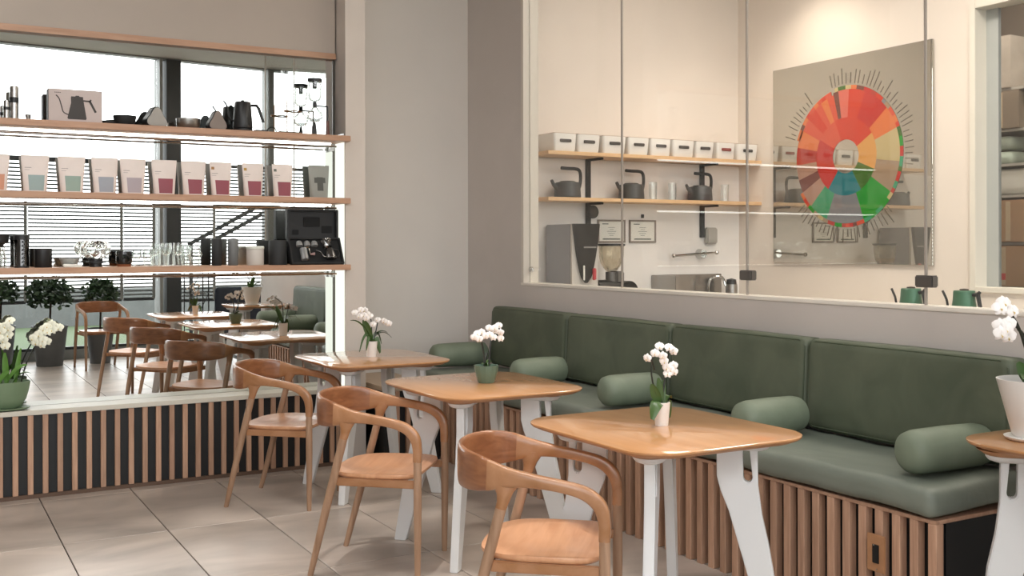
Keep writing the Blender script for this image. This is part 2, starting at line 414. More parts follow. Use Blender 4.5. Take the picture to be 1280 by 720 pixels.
MB().soft((0, -.27, .62), (.6, .12, .5), .05).build('backrest', navy, lc)
for x in (-.25, .25):
    for y in (-.25, .25): MB().tube([(x, y, .31), (x * 1.1, y * 1.1, 0)], [.02, .012]).build('leg', dark_m, lc)

# ------------------------------------------------------------------ mirror niche
mi = empty('wall_mirror_glass', (0, YM, 0), 0, 'large wall mirror behind the three oak display shelves', 'mirror')
MB().box(-.118, XV - .006, -.003, .003 + .008, .492, 2.615).build('mirror_plate', mirror_m, mi)
MB().box(XV - .02, XV - .006, -.008, .004, .492, 2.615).build('edge_strip', mat('steel_dark', '#59564f', .35, .5), mi)
led = empty('reveal_light', (XV, 0, 0), 0, 'tall glowing white light strip at the right end of the mirror niche', 'light')
MB().box(-.012, -.001, 6.43, 6.575, .495, 2.095).build('diffuser', reveal_m, led, .002)
MB().box(-.013, -.001, 6.43, 6.575, 2.095, 2.12).build('end_cap', steel_m, led)
# slatted plinth
pl = empty('slatted_plinth', (0, YN, 0), 0, 'low plinth under the mirror with vertical oak slats on a black board', 'plinth')
MB().box(-.118, XV - .001, .022, YM - YN - .004, .0, .4635).build('backing_board', black_m, pl)
MB().box(-.118, XV - .001, -.008, YM - YN - .004, .4645, .491).build('ledge', ledge_m, pl, .002)
MB().box(-.118, XV - .001, .004, .021, 0.0, .022).build('base_rail', mat('rail_brown', '#5d4738', .6, noise=.1), pl)
s0 = None; x = .4245
x -= .0763 * 7
while x < XV - .03:
    if s0 is None: s0 = MB().box(-.0145, .0145, 0, .021, .023, .4635).build('slat', slat_m, pl, .0015, 1, loc=(x, 0, 0))
    else:
        c = s0.copy(); COL.objects.link(c); c.location = (x, 0, 0)
    x += .0763
# shelves
SH = {}
for nm, z, lab in (('top', 2.10, 'long oak wall shelf in front of the mirror, uppermost, holding kettles and the boxed kettle'),
                   ('mid', 1.704, 'long oak wall shelf in front of the mirror, middle, holding the row of coffee pouches'),
                   ('low', 1.282, 'long oak wall shelf in front of the mirror, lowest, holding glassware and black canisters')):
    o = empty('wall_shelf', (0, YN, z), 0, lab, 'shelf', 'oak shelves on the mirror')
    MB().box(-.118, XV + .012, -.065, .172, -.036, 0).build('board', shelf_m, o, .003)
    MB().box(-.06, XV - .06, .10, .165, -.042, -.036).build('light_strip', led_m, o)
    MB().tube([(-.10, .06, -.062), (XV - .04, .06, -.062)], .006, 8).build('rod', chrome_m, o)
    MB().box(XV - .055, XV - .03, .12, .165, -.085, -.036).build('bracket', steel_m, o, .003)
SZ1, SZ2, SZ3 = 2.10, 1.704, 1.282

# ------------------------------------------------------------------ banquette
bn = empty('banquette_bench', (3.015, 0, 0), 0, 'long corner bench base clad in upright oak slats with a black end', 'bench')
MB().box(.04, XR - 3.015 - .003, 2.405, YB - .003, 0, .45).build('carcass', black_m, bn)
cb = empty('corner_bench', (3.015, 0, 0), 0, 'short corner bench piece with a rounded pale top beside the pilaster', 'bench')
MB().box(-.39, .0, 6.262, YB - .003, 0, .45).box(-.39, -.035, 6.262, YB - .003, .45, .47).build('corner_carcass', black_m, cb)
MB().box(0, XR - 3.015 - .003, 2.40, 6.233, .45, .463).build('top_rail', slat_m, bn, .002)
def corner_top(a, b, t): return (a, b, t)
poly = [(-.032, 6.235), (-.33, 6.235), (-.375, 6.25), (-.40, 6.29), (-.405, 6.40), (-.405, YB - .004), (-.032, YB - .004)]
MB().prism(poly, corner_top, .47, .50).build('corner_top', mat('beige_board', '#b9a48c', .5, noise=.03), cb, .004)
s0 = None; y = 2.4175; n = 0
while y < 6.25:
    if s0 is None: s0 = MB().box(0, .038, -.0175, .0175, 0, .45).build('slat', slat_m, bn, .002, 1, loc=(0, y, 0))
    else:
        c = s0.copy(); COL.objects.link(c); c.location = (0, y, 0)
    y += .0763
s1 = None; x = -.31
while x < -.01:
    if s1 is None: s1 = MB().box(-.0145, .0145, 0, .026, 0, .469).build('slat', slat_m, cb, .002, 1, loc=(x, 6.235, 0))
    else:
        c = s1.copy(); COL.objects.link(c); c.location = (x, 6.235, 0)
    x += .0763
MB().box(.045, XR - 3.015 - .003, 2.397, 2.404, .0, .45).build('end_panel', mat('end_black', '#131415', .3, noise=.05), bn)
pf = empty('power_socket', (2.998, 2.638, .30), 0, 'small wooden socket plate on the bench slats near the black end', 'socket')
MB().box(-.008, 0.0015, -.039, .039, -.066, .066).build('plate', mat('socket_wood', '#a97c58', .5, noise=.08, nscale=15), pf, .002)
MB().box(-.011, -.008, -.017, .013, -.035, .032).build('socket', black_m, pf, .002)
MB().tube([(-.013, .004, .03), (-.010, .004, .03)], .003, 8).tube([(-.010, -.006, -.056), (-.0078, -.006, -.056)], .0025, 8).build('screw', chrome_m, pf)
sc = MB().soft((3.26, 4.46, .523), (.54, 4.12, .102), .035, wr=.006).build('seat_cushion', green_top)
tag(sc, 'long grey-green seat pad lying on the slatted bench', 'cushion')
for k, (ya, yb) in enumerate(((2.445, 3.452), (3.457, 4.428), (4.434, 5.44), (5.446, 6.41))):
    o = MB().soft((0, 0, 0), (.135, yb - ya - .004, .400), .035, puff=.008).build('backrest_cushion', green_m)
    o.location = (3.535, (ya + yb) / 2, .783); o.rotation_euler = (0, R(3), 0)
    w_ = (yb - ya - .004) / 2
    ring_ = [(-.0600, y_ * (w_ - .012), z_ * .187) for y_, z_ in ((-.93, -1), (.93, -1), (1, -.86), (1, .86), (.93, 1), (-.93, 1), (-1, .86), (-1, -.86), (-.93, -1))]
    MB().tube(ring_, .0035, 6, cap=False).build('piping', mat('piping_green', '#46503d', .5), o)
    tag(o, ('green back cushion nearest the black bench end, behind the nearest bolster', 'green back cushion behind the nearest table and its orchid', 'green back cushion second from the room corner', 'green back cushion nearest the room corner, behind the green potted orchid')[k], 'cushion', 'green back cushions along the wall')
for k, (y, l) in enumerate(((2.56, .385), (3.41, .35), (4.42, .34), (5.33, .34), (6.43, .40))):
    p = []; n = 14; r = .079
    for i in range(7):
        a = pi / 2 * i / 6; p.append((max(.002, r - .035 + .035 * sin(a)) if i else .03, -l / 2 + .035 * (1 - cos(a)) - (0 if i else .004)))
    p = [(.002, -l / 2 - .012), (.04, -l / 2 - .010), (r * .72, -l / 2 - .002), (r * .92, -l / 2 + .014), (r, -l / 2 + .045), (r * 1.03, 0), (r, l / 2 - .045), (r * .92, l / 2 - .014), (r * .7, l / 2), (.002, l / 2)]
    o = MB().lathe(p, seg=32).build('bolster', green_b)
    o.location = ((3.075 if k == 0 else 3.045) + l / 2, y, .580 + r * 1.03); o.rotation_euler = (0, R(90), R((-3, 2, 0, 3, 0)[k]))
    tag(o, ('round green bolster at the near end of the bench, by the white planter', 'round green bolster behind the right corner of the nearest table', 'round green bolster left of the nearest table orchid', 'round green bolster behind the middle table', 'dark green bolster in the far corner of the bench behind the far table')[k], 'bolster', 'green bolsters on the bench')

# ------------------------------------------------------------------ tables
def outline(hx, hy, r, bulge, z, n=8):
    P = []
    for cx, cy, a0 in ((1, 1, 0), (-1, 1, 90), (-1, -1, 180), (1, -1, 270)):
        for i in range(n + 1):
            a = R(a0 + 90 * i / n); P.append([cx * (hx - r) + r * cos(a), cy * (hy - r) + r * sin(a)])
    out = []
    for x, y in P:
        bx = 1 + bulge * (1 - (y / hy) ** 2); by = 1 + bulge * (1 - (x / hx) ** 2)
        out.append((x * bx, y * by, z))
    return out
def blade(r): return None
def make_table(hx=.355, hy=.40, zt=.7553, rf=.42, dz=0):
    t = empty('cafe_table')
    rings = [outline(hx - .03, hy - .03, .11, .035, zt - .024), outline(hx - .006, hy - .006, .125, .035, zt - .013), outline(hx, hy, .13, .035, zt - .007), outline(hx, hy, .13, .035, zt - .002), outline(hx - .003, hy - .003, .13, .035, zt)]
    mb = MB(); mb.cur = 1; mb.loops(rings[:3], True, False); mb.cur = 0; mb.loops(rings[2:], False, True)
    mb.build('tabletop', [top_m, edge_m], t, angle=30)
    lp = [(.195, .70), (.195, .60), (.208, .55), (.236, .48), (rf - .045, 0), (rf + .012, 0), (.372, .36), (.348, .47), (.335, .57), (.333, .70), (.307, .70), (.317, .60), (.3155, .592), (.311, .5855), (.3045, .582), (.2975, .582), (.291, .5855), (.2865, .592), (.285, .60), (.283, .70)]
    for sx in (-1, 1):
        for sy in (-1, 1):
            a = math.atan2(sy * .72, sx * .70)
            lg = MB().prism([(p, q * (zt - .058) / .70) for p, q in lp], lambda a_, b_, c_: (a_, c_, b_), -.018, .018).build('leg', white_m, t, .006, 2, rot=(0, 0, a))
            cp = MB(); P0 = []
            ring = lambda r0, r1, w, z: [(.275 + (r1 - r0) / 2 * cos(q) * (1 if True else 0) + 0, w * sin(q), z) for q in [2 * pi * i / 20 for i in range(20)]]
            def st(hl, w, z):
                o = []
                for i in range(20):
                    q = 2 * pi * i / 20; o.append((.277 + (hl - w) * (1 if cos(q) >= 0 else -1) + w * cos(q), w * sin(q), z))
                return o
            MB().loops([st(.075, .028, zt - .064), st(.092, .046, zt - .058), st(.100, .056, zt - .048), st(.101, .058, zt - .042)]).build('leg_cap', white_m, t, rot=(0, 0, a))
            MB().loops([st(.098, .055, zt - .042), st(.108, .064, zt - .038), st(.125, .078, zt - .026), st(.128, .082, zt - .0235)]).build('mounting_block', edge_m, t, rot=(0, 0, a))
    return t
tb = make_table()
spots = [(2.315, 3.0), (2.315, 4.36), (2.315, 5.72)]
labs = ['oak topped table with white splayed legs, nearest, holding a tall orchid in a white pot', 'oak topped table holding the orchid in the green pot', 'oak topped table nearest the mirror, holding a small orchid in a white pot']
for i, (x, y) in enumerate(spots):
    o = tb if i == 0 else copy_tree(tb)
    o.location = (x, y, 0); tag(o, labs[i], 'table', 'oak tables in front of the bench')
t4 = make_table(hx=.32, hy=.36, zt=.772, rf=.40); t4.location = (3.255, 1.925, 0)
tag(t4, 'oak topped side table past the black bench end, holding the white planter', 'table', 'oak tables in front of the bench')

# ------------------------------------------------------------------ chairs
def sweep(pts, sub=5):
    # pts: (pos, normal, thickness, height)
    def interp(vals): return catmull(vals, sub)
    P = interp([p[0] for p in pts]); Nn = interp([p[1] for p in pts]); D = interp([(p[2], p[3], 0) for p in pts])
    rings = []
    for i in range(len(P)):
        t = (P[min(i + 1, len(P) - 1)] - P[max(i - 1, 0)]).normalized()
        n = Nn[i]; n = (n - t * n.dot(t)).normalized(); b = t.cross(n)
        if b.z < 0 and abs(b.z) > .3: pass
        w, h = D[i].x / 2, D[i].y / 2; ring = []
        for k in range(16):
            a = 2 * pi * k / 16; e = .55
            c, s = cos(a), sin(a)
            ring.append(tuple(P[i] + n * w * math.copysign(abs(c) ** e, c) + b * h * math.copysign(abs(s) ** e, s)))
        rings.append(ring)
    return rings
def make_chair():
    t = empty('arm_chair')
    def side(s):
        arm = [((.233, s * .232, .50), (0, s, 0), .034, .036), ((.233, s * .233, .555), (0, s, 0), .034, .038), ((.220, s * .235, .605), (0, s, 0), .034, .044), ((.178, s * .238, .642), (0, s, 0), .034, .042), ((.11, s * .241, .662), (0, s, 0), .034, .038),
               ((.02, s * .243, .676), (0, s, 0), .034, .042), ((-.06, s * .243, .684), (-.05, s, 0), .032, .062), ((-.13, s * .232, .688), (-.35, .9 * s, 0), .026, .10)]
        mb = MB(); mb.loops(sweep(arm))
        # flare that meets the rear leg
        fl_ = []
        for z, w, x in ((.672, .10, -.072), (.655, .075, -.073), (.635, .052, -.075), (.610, .040, -.080), (.585, .037, -.088)):
            fl_.append([(x + w / 2 * cos(q), s * .240 + (.0145 + (.655 - z) * .02) * sin(q), z) for q in [2 * pi * k / 14 for k in range(14)]])
        mb.loops(fl_)
        mb.build('arm_rest', chair_m, t, angle=50)
        MB().tube([(-.087, s * .240, .588), (-.165, s * .236, .29), (-.240, s * .226, 0)], [.0175, .018, .0125], 12, smooth=4).build('leg', leg_m, t)
        MB().tube([(.233, s * .232, .505), (.234, s * .233, .30), (.232, s * .230, 0)], [.0172, .0175, .012], 12, smooth=4).build('leg', leg_m, t)
    side(1); side(-1)
    bk = [((-.125, -.233, .688), (-.33, -.9, 0), .027, .098), ((-.165, -.213, .690), (-.55, -.8, 0), .024, .115), ((-.215, -.165, .692), (-.8, -.6, 0), .021, .128), ((-.250, -.09, .693), (-.95, -.3, 0), .020, .132), ((-.262, 0, .694), (-1, 0, 0), .020, .132)]
    bk = bk + [((p[0][0], -p[0][1], p[0][2]), (p[1][0], -p[1][1], 0), p[2], p[3]) for p in bk[-2::-1]]
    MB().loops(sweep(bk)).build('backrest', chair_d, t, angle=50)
    def seat_o(k, z):
        P = []
        for i in range(40):
            a = 2 * pi * i / 40; c, s = cos(a), sin(a)
            x = .02 + .205 * math.copysign(abs(c) ** (.35 if c > 0 else .75), c); y = .232 * math.copysign(abs(s) ** (.38 if c > 0 else .6), s)
            P.append((.02 + (x - .02) * k, y * k, z - .006 * (1 - (y / .232) ** 2) * (1 if k < 1.1 and z > .43 else 0)))
        return P
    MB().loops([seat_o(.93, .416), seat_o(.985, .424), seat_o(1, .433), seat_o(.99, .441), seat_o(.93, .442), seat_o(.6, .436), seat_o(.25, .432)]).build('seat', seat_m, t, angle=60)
    fr = MB()
    for s in (1, -1): fr.bar((.222, s * .222, .402), (-.125, s * .222, .404), .018, .034)
    fr.bar((.150, -.222, .405), (.150, .222, .405), .02, .022).bar((-.125, -.222, .405), (-.125, .222, .405), .02, .026)
    fr.build('seat_frame', chair_m, t, .004)
    return t
ch = make_chair()
cs = [(1.805, 2.985, -40), (1.803, 4.347, -40), (1.80, 5.715, -40), (1.905, .27, 82)]
cl = ['walnut toned armchair with curved back, nearest, at the nearest table', 'walnut toned armchair with curved back at the table with the green pot', 'walnut toned armchair with a glare lit seat at the table nearest the mirror', 'wooden armchair alone by the window and potted topiaries, seen in the mirror']
for i, (x, y, a) in enumerate(cs):
    o = ch if i == 0 else copy_tree(ch)
    o.location = (x, y, 0.0); o.rotation_euler = (0, 0, R(a)); tag(o, cl[i], 'chair', 'curved back wooden armchairs')

# ------------------------------------------------------------------ orchids
def flower_mesh(pm, r=.03):
    mb = MB()
    for k in range(5):
        a = R(90 + 72 * k); big = k in (1, 4); L = r * (1.0 if big else .95); wd = r * (.62 if big else .36)
        if big: a = R(90 + (75 if k == 1 else -75))
        V = [(0, 0, 0)]; n = 5; rows = []
        for i in range(1, n + 1):
            u = i / n; w = wd * math.sin(pi * min(1, u * .92 + .06)) ** .7; x = L * u; zc = .12 * r * (1 - (2 * u - 1) ** 2) - .25 * r * u * u
            rows.append([(x, -w, zc - .1 * r), (x, 0, zc + .06 * r), (x, w, zc - .1 * r)])
        F = []
        for row in rows: V += row
        F += [(0, 1, 2), (0, 2, 3)]
        for i in range(n - 1):
            b = 1 + 3 * i; F += [(b, b + 3, b + 4, b + 1), (b + 1, b + 4, b + 5, b + 2)]
        V = [(x * cos(a) - y * sin(a), x * sin(a) + y * cos(a), z + (.002 if big else 0)) for x, y, z in V]
        mb.add(V, F)
    mb.cur = 1
    mb.add([(0, -.1 * r, .03 * r), (.12 * r, -.35 * r, .3 * r), (0, -.6 * r, .18 * r), (-.12 * r, -.35 * r, .3 * r), (0, -.3 * r, .42 * r)], [(0, 1, 4), (1, 2, 4), (2, 3, 4), (3, 0, 4)])
    return mb
FM = {}
def flower(parent, loc, face, r, pm, root):
    key = (pm.name, round(r, 3))
    q = Vector(face).to_track_quat('Z', 'Y')
    e = q.to_euler(); 
    if key not in FM:
        o = flower_mesh(pm, r).build('flower', [pm, lip_m], parent, angle=70); FM[key] = o
    else:
        o = FM[key].copy(); COL.objects.link(o); o.parent = parent
    o.location = loc; o.rotation_euler = e
def leaf(parent, base, tip, w, droop, m, name='leaf'):
    base = Vector(base); tip = Vector(tip); d = tip - base; s = d.cross(Vector((0, 0, 1)))
    if abs(d.z) > .55 * d.length: s = Vector((.87, -.49, 0)); s = s - d * (s.dot(d) / d.length_squared)
    s.normalize(); V = []; n = 8
    up = s.cross(d).normalized()
    for i in range(n + 1):
        u = i / n; p = base + d * u + Vector((0, 0, 1)) * droop * 4 * u * (1 - u)
        ww = w * (max(0.05, sin(pi * (u * .88 + .08))) ** .6)
        V += [p - s * ww + up * ww * .35, p, p + s * ww + up * ww * .35]
    F = []
    for i in range(n): b = 3 * i; F += [(b, b + 3, b + 4, b + 1), (b + 1, b + 4, b + 5, b + 2)]
    V2 = [v - up * .0015 for v in V]; nb = len(V)
    o = MB().add(V + V2, F + [tuple(nb + i for i in reversed(f)) for f in F]).build(name, m, parent, angle=80); return o
def orchid(loc, label, pot, stems, leaves, pm, pm_pot, group=None, r=.028, cat='orchid', lm=leaf_m, extra=None, name='potted_orchid', srad=.0028):
    t = empty(name, loc, 0, label, cat, group)
    pot(t)
    for pts, fl_ in stems:
        st = MB().tube(pts, [srad * 1.2, srad], 6, smooth=4).build('stem', stem_m, t)
        for (p, f) in fl_: flower(st, p, f, r * random.uniform(.92, 1.08) if False else r, pm, t)
    for b, tp, w, dr in leaves: leaf(t, b, tp, w, dr, lm)
    return t
CF = (-.5, -.85, .12)   # roughly towards the room
def jf(a=.35): return (CF[0] + random.uniform(-a, a), CF[1] + random.uniform(-a, a), CF[2] + random.uniform(-a * .6, a))
def pot_cyl(rb, rt, h, m, seg=28, sx=1, wall=.004):
    def f(t):
        MB().lathe([(rb, 0), (rb * 1.02, .003), (rt, h), (rt - wall, h), (rt - wall * 1.5, h - .02)], seg=seg, cap0=True).build('pot', m, t, angle=50)
        MB().lathe([(.001, h - .014), (rt - wall, h - .016)], seg=18, cap0=False).build('bark', soil_m, t)
    return f
# orchid on the nearest table: two upright spikes
o1 = orchid((2.34, 3.03, .7553), 'tall white orchid with two upright spikes in a white pot on the nearest table', pot_cyl(.023, .031, .083, pot_w), [
    ([(0, 0, .07), (-.035, .0, .14), (-.045, 0, .22), (-.02, -.01, .285)], [((-.02, -.015, .285), jf()), ((-.045, -.02, .262), jf()), ((-.018, -.03, .252), jf()), ((-.008, -.025, .232), jf()), ((.0, -.03, .210), jf()), ((.004, -.03, .188), jf())]),
    ([(.0, 0, .07), (.012, 0, .15), (.03, 0, .24), (.025, -.01, .28)], [((.018, -.02, .280), jf()), ((.038, -.02, .265), jf()), ((.030, -.03, .215), jf()), ((.033, -.03, .193), jf()), ((.012, -.035, .202), jf())]),
    ([(-.03, 0, .2), (-.055, -.005, .25), (-.07, -.01, .245)], [((-.073, -.012, .245), (-.9, -.4, -.1))])],
    [((-.01, -.01, .07), (-.065, -.03, .03), .022, .035), ((-.01, 0, .075), (-.045, .0, .15), .017, .0), ((.01, 0, .07), (.05, .02, .02), .018, .03), ((.01, .0, .07), (.06, .02, .09), .012, .02), ((0, 0, .07), (.015, .01, .16), .012, 0), ((.0, 0, .08), (-.015, .0, .17), .012, 0)], petal_m, None, 'potted orchids', r=.0175)
def pot_hex(t):
    MB().lathe([(.036, 0), (.040, .006), (.056, .062), (.058, .082), (.055, .082), (.052, .066)], seg=12).build('pot', pot_g, t, angle=20)
    MB().lathe([(.001, .072), (.054, .070)], seg=12, cap0=False).build('bark', soil_m, t)
st = []
o2 = orchid((2.356, 4.389, .7553), 'white orchid with a low flower cluster in a sage green pot, middle table', pot_hex, [
    ([(-.01, 0, .06), (-.012, 0, .13), (-.03, -.0, .205), (-.07, -.01, .225)], [((-.075, -.02, .218), jf()), ((-.052, -.03, .210), jf()), ((-.035, -.02, .240), jf()), ((-.02, -.03, .222), jf()), ((-.058, -.02, .235), jf())]),
    ([(.015, 0, .06), (.02, 0, .14), (.03, 0, .21), (.055, -.01, .262)], [((.058, -.02, .268), jf()), ((.036, -.02, .245), jf()), ((.060, -.03, .235), jf()), ((.022, -.03, .215), jf()), ((.062, -.03, .208), jf()), ((.005, -.02, .258), jf()), ((.0, -.035, .228), jf()), ((.03, -.03, .258), jf())]),
    ([(0, 0, .06), (.0, .01, .10), (.012, .01, .14)], [])],
    [((0, 0, .07), (-.03, -.02, .09), .012, .01), ((0, 0, .07), (.035, .02, .1), .012, .01)], petal_m, None, 'potted orchids', r=.019, srad=.004)
o3 = orchid((2.333, 5.756, .7553), 'small white orchid with arching dark leaves in a white pot on the far table', pot_cyl(.028, .034, .09, pot_w), [
    ([(0, 0, .08), (.0, 0, .17), (-.01, 0, .235), (-.06, -.01, .275)], [((-.108, -.01, .262), jf()), ((-.075, -.02, .275), jf()), ((-.05, -.02, .272), jf()), ((-.06, -.03, .245), jf()), ((-.085, -.02, .240), jf()), ((-.035, -.02, .250), jf()), ((-.018, -.02, .238), jf()), ((-.045, -.03, .228), jf())]),
    ([(.01, 0, .08), (.03, 0, .16), (.045, 0, .23)], [((.028, -.02, .215), jf()), ((.068, -.02, .205), jf()), ((.085, -.02, .195), jf()), ((.10, -.02, .190), jf()), ((.0, -.02, .19), jf())])],
    [((0, 0, .09), (-.05, .0, .215), .022, .01), ((0, 0, .08), (.045, -.02, .02), .020, .05), ((0, 0, .09), (-.075, .0, .03), .008, .07), ((0, 0, .09), (-.045, -.03, .04), .009, .05), ((0, 0, .09), (.10, 0, .135), .011, .03), ((0, 0, .09), (.125, .0, .105), .009, .04), ((0, 0, .09), (.07, .02, .07), .009, .06), ((-.01, 0, .12), (-.13, 0, .215), .005, .03), ((-.01, 0, .09), (-.045, 0, .18), .004, .0)], petal_m, None, 'potted orchids', r=.021)
# white planter on the side table
def planter(t):
    MB().lathe([(.075, 0), (.085, .006), (.088, .012), (.060, .012)], seg=36, cap1=True).build('saucer', pot_w, t)
    MB().lathe([(.058, .012), (.064, .02), (.110, .196), (.106, .196), (.098, .17)], seg=36).build('pot', pot_w, t, angle=50)
    MB().lathe([(.001, .17), (.096, .168)], seg=24, cap0=False).build('bark', soil_m, t)
o4 = orchid((3.135, 2.125, .772), 'large white orchid in a tapered white planter on the side table at the right edge', planter, [
    ([(.0, 0, .17), (-.02, 0, .25), (-.07, 0, .36), (-.12, -.0, .415)], [((-.145, .0, .445), jf()), ((-.118, -.01, .42), jf()), ((-.165, .0, .43), jf())]),
    ([(-.07, 0, .36), (-.12, 0, .385), (-.165, -.01, .36)], [((-.178, -.01, .375), jf()), ((-.188, -.02, .352), jf()), ((-.163, -.02, .366), jf()), ((-.150, -.02, .38), jf()), ((-.152, -.02, .342), jf())]),
    ([(-.075, 0, .36), (-.04, 0, .335), (.02, 0, .30)], [((-.012, -.01, .345), jf()), ((.012, -.02, .355), jf()), ((.0, -.02, .325), jf()), ((.03, -.02, .34), jf())])],
    [((0, 0, .17), (-.09, -.03, .205), .022, .02), ((0, 0, .17), (.03, .0, .30), .03, .02), ((0, 0, .17), (-.05, .02, .25), .022, .0), ((0, 0, .17), (.12, .02, .2), .03, .05)], petal_m, None, 'potted orchids', r=.026, srad=.0045)
# green bowl
def bowl(t):
    MB().lathe([(.10, 0), (.145, .008), (.150, .016), (.146, .016), (.11, .008)], seg=40, sy=.62, cap1=True).build('saucer', bowl_g, t)
    MB().lathe([(.075, .008), (.10, .014), (.128, .06), (.142, .11), (.150, .160), (.145, .160), (.136, .13)], seg=40, sy=.62).build('pot', bowl_g, t, angle=50)
    MB().lathe([(.001, .14), (.138, .135)], seg=30, sy=.62, cap0=False).build('bark', soil_m, t)
lv = [(a, b, c * .62, d) for a, b, c, d in [((.07, 0, .14), (.10, -.0, .34), .022, .0), ((0, 0, .14), (-.1, -.02, .28), .03, .03), ((.03, 0, .14), (.02, 0, .32), .03, 0), ((.05, -.02, .14), (.15, -.03, .20), .022, .03), ((-.05, 0, .14), (-.05, 0, .30), .03, .0), ((.02, 0, .14), (.13, -.03, .25), .018, .03), ((-.02, -.02, .14), (.04, -.05, .22), .022, .02), ((-.06, 0, .14), (-.17, -.02, .22), .025, .03)]]
o5 = orchid((.435, 6.494, .491), 'cream flowered orchid in a sage green bowl on the white ledge at the left edge', bowl, [
    ([(.10, 0, .14), (.13, 0, .26), (.18, 0, .36), (.22, -.01, .415)], [((.160, -.01, .395), jf()), ((.175, -.01, .37), jf()), ((.19, -.02, .415), jf()), ((.215, -.02, .445), jf()), ((.235, -.02, .46), jf()), ((.255, -.02, .47), jf()), ((.275, -.02, .455), jf()), ((.295, -.02, .45), jf()), ((.235, -.03, .43), jf()), ((.21, -.03, .385), jf()), ((.23, -.03, .375), jf()), ((.205, -.03, .36), jf()), ((.26, -.03, .44), jf())]),
    ([(.0, 0, .14), (.0, 0, .30), (-.01, 0, .44), (.01, 0, .49)], [((.045, -.01, .50), jf()), ((.02, -.02, .47), jf()), ((.0, -.02, .44), jf()), ((.035, -.02, .42), jf()), ((.01, -.02, .39), jf()), ((.04, -.02, .45), jf()), ((-.02, -.02, .47), jf()), ((-.01, -.02, .41), jf()), ((.02, -.02, .36), jf())])],
    lv, petal_c, None, 'potted orchids', r=.028, lm=leaf_l, srad=.004)

# ------------------------------------------------------------------ potted topiaries (seen in the mirror)
def topiary(loc, label, rc, hc, rp, hp, sy=1):
    t = empty('potted_topiary', loc, 0, label, 'plant', 'potted topiaries by the window')
    MB().lathe([(rp * .72, 0), (rp, hp), (rp * .93, hp), (rp * .9, hp - .03)], seg=4 if False else 24).build('pot', pot_d, t, angle=50)
    MB().lathe([(.001, hp - .03), (rp * .92, hp - .03)], seg=18, cap0=False).build('soil', soil_m, t)
    MB().tube([(0, 0, hp - .04), (.01, 0, hc - rc * .4)], .012, 8).build('trunk', soil_m, t)
    mb = MB(); rnd = random.Random(int(loc[0] * 100))
    for k in range(420):
        a = rnd.uniform(0, 2 * pi); e = rnd.uniform(-.8, 1.3); rr = rc * rnd.uniform(.5, 1.0)
        p = Vector((rr * cos(e) * cos(a), rr * cos(e) * sin(a), hc + rr * .82 * sin(e)))
        d = Vector((rnd.uniform(-1, 1), rnd.uniform(-1, 1), rnd.uniform(-.9, .5))).normalized() * rc * .3; s = d.cross(Vector((rnd.random(), rnd.random(), rnd.random()))).normalized() * rc * .1
        mb.add([p - d * .5, p - s + d * .1, p + d * .5, p + s + d * .1, p + Vector((0, 0, .012))], [(0, 1, 4), (1, 2, 4), (2, 3, 4), (3, 0, 4)])
    tag(mb.build('foliage', foil_m, t), kind='stuff')
    return t
topiary((1.42, -.28, 0), 'round leafy topiary in a tall grey planter beside the lone armchair, seen in the mirror', .27, .84, .20, .47)
topiary((1.98, -.30, 0), 'smaller dark topiary in a grey planter behind the lone armchair, seen in the mirror', .22, .84, .16, .42)
topiary((.91, -.52, 0), 'dark topiary at the left edge above the green bowl orchid, seen in the mirror', .21, .86, .17, .47)

# ------------------------------------------------------------------ shelf goods
YS = 6.46
def prop(name, loc, label, cat, group=None, rz=0): return empty(name, loc, rz, label, cat, group)
def rev(parent, name, prof, m, seg=24, **k): return MB().lathe(prof, seg=seg, **k).build(name, m, parent, angle=40)
# --- top shelf
for x, h, r, lab in ((.463, .105, .015, 'short steel hand grinder with a black band on the top shelf'), (.501, .185, .0225, 'tall steel hand grinder with a black band on the top shelf')):
    t = prop('hand_grinder', (x, YS, SZ1), lab, 'grinder', 'steel hand grinders on the top shelf')
    rev(t, 'body', [(r, 0), (r, h), (r * .8, h), (r * .8, h + .004), (.004, h + .006)], steel_m, cap1=True)
    rev(t, 'band', [(r * 1.06, h * .52), (r * 1.06, h * .68)], dark_m, cap1=True)
t = prop('measuring_cup', (.572, YS, SZ1), 'tiny steel cup between the grinders and the kettle box', 'cup')
rev(t, 'cup', [(.010, 0), (.0155, .036), (.0135, .036), (.009, .006)], steel_m); t.rotation_euler = (0, 0, 0)
bx = prop('kettle_box', (.672, 6.415, SZ1), 'upright cardboard box printed with a dark gooseneck kettle', 'box')
MB().box(0, .283, 0, .09, 0, .186).build('carton', [mat('box_print', '#c3b4ae', .5, noise=.03)], bx, .002)
MB().box(-.0016, -.0005, .0, .09, 0.001, .185).build('side_panel', mat('box_side', '#4f4a47', .6, noise=.05), bx)
prt = MB()
def flatp(mb, pts, y=-.0016): mb.add([(a, y, b) for a, b in pts], [tuple(range(len(pts)))])
flatp(prt, [(.098, .025), (.102, .018), (.196, .018), (.199, .025), (.181, .135), (.181, .146), (.162, .147), (.158, .152), (.142, .152), (.139, .147), (.118, .147), (.116, .140), (.117, .11)])
for pth, w in (([(.038, .150), (.055, .130), (.068, .085), (.078, .055), (.105, .042)], .006), ([(.182, .125), (.215, .124), (.222, .134)], .009), ([(.214, .128), (.248, .062)], .012)):
    pp = catmull([(a, 0, b) for a, b in pth], 4)
    for i in range(len(pp) - 1):
        a, b = pp[i], pp[i + 1]; d = (b - a).normalized(); n = Vector((-d.z, 0, d.x)) * w / 2
        flatp(prt, [((a - n).x, (a - n).z), ((b - n).x, (b - n).z), ((b + n).x, (b + n).z), ((a + n).x, (a + n).z)])
for i in range(5): flatp(prt, [(.03 + i * .007, .163), (.035 + i * .007, .163), (.035 + i * .007, .167), (.03 + i * .007, .167)])
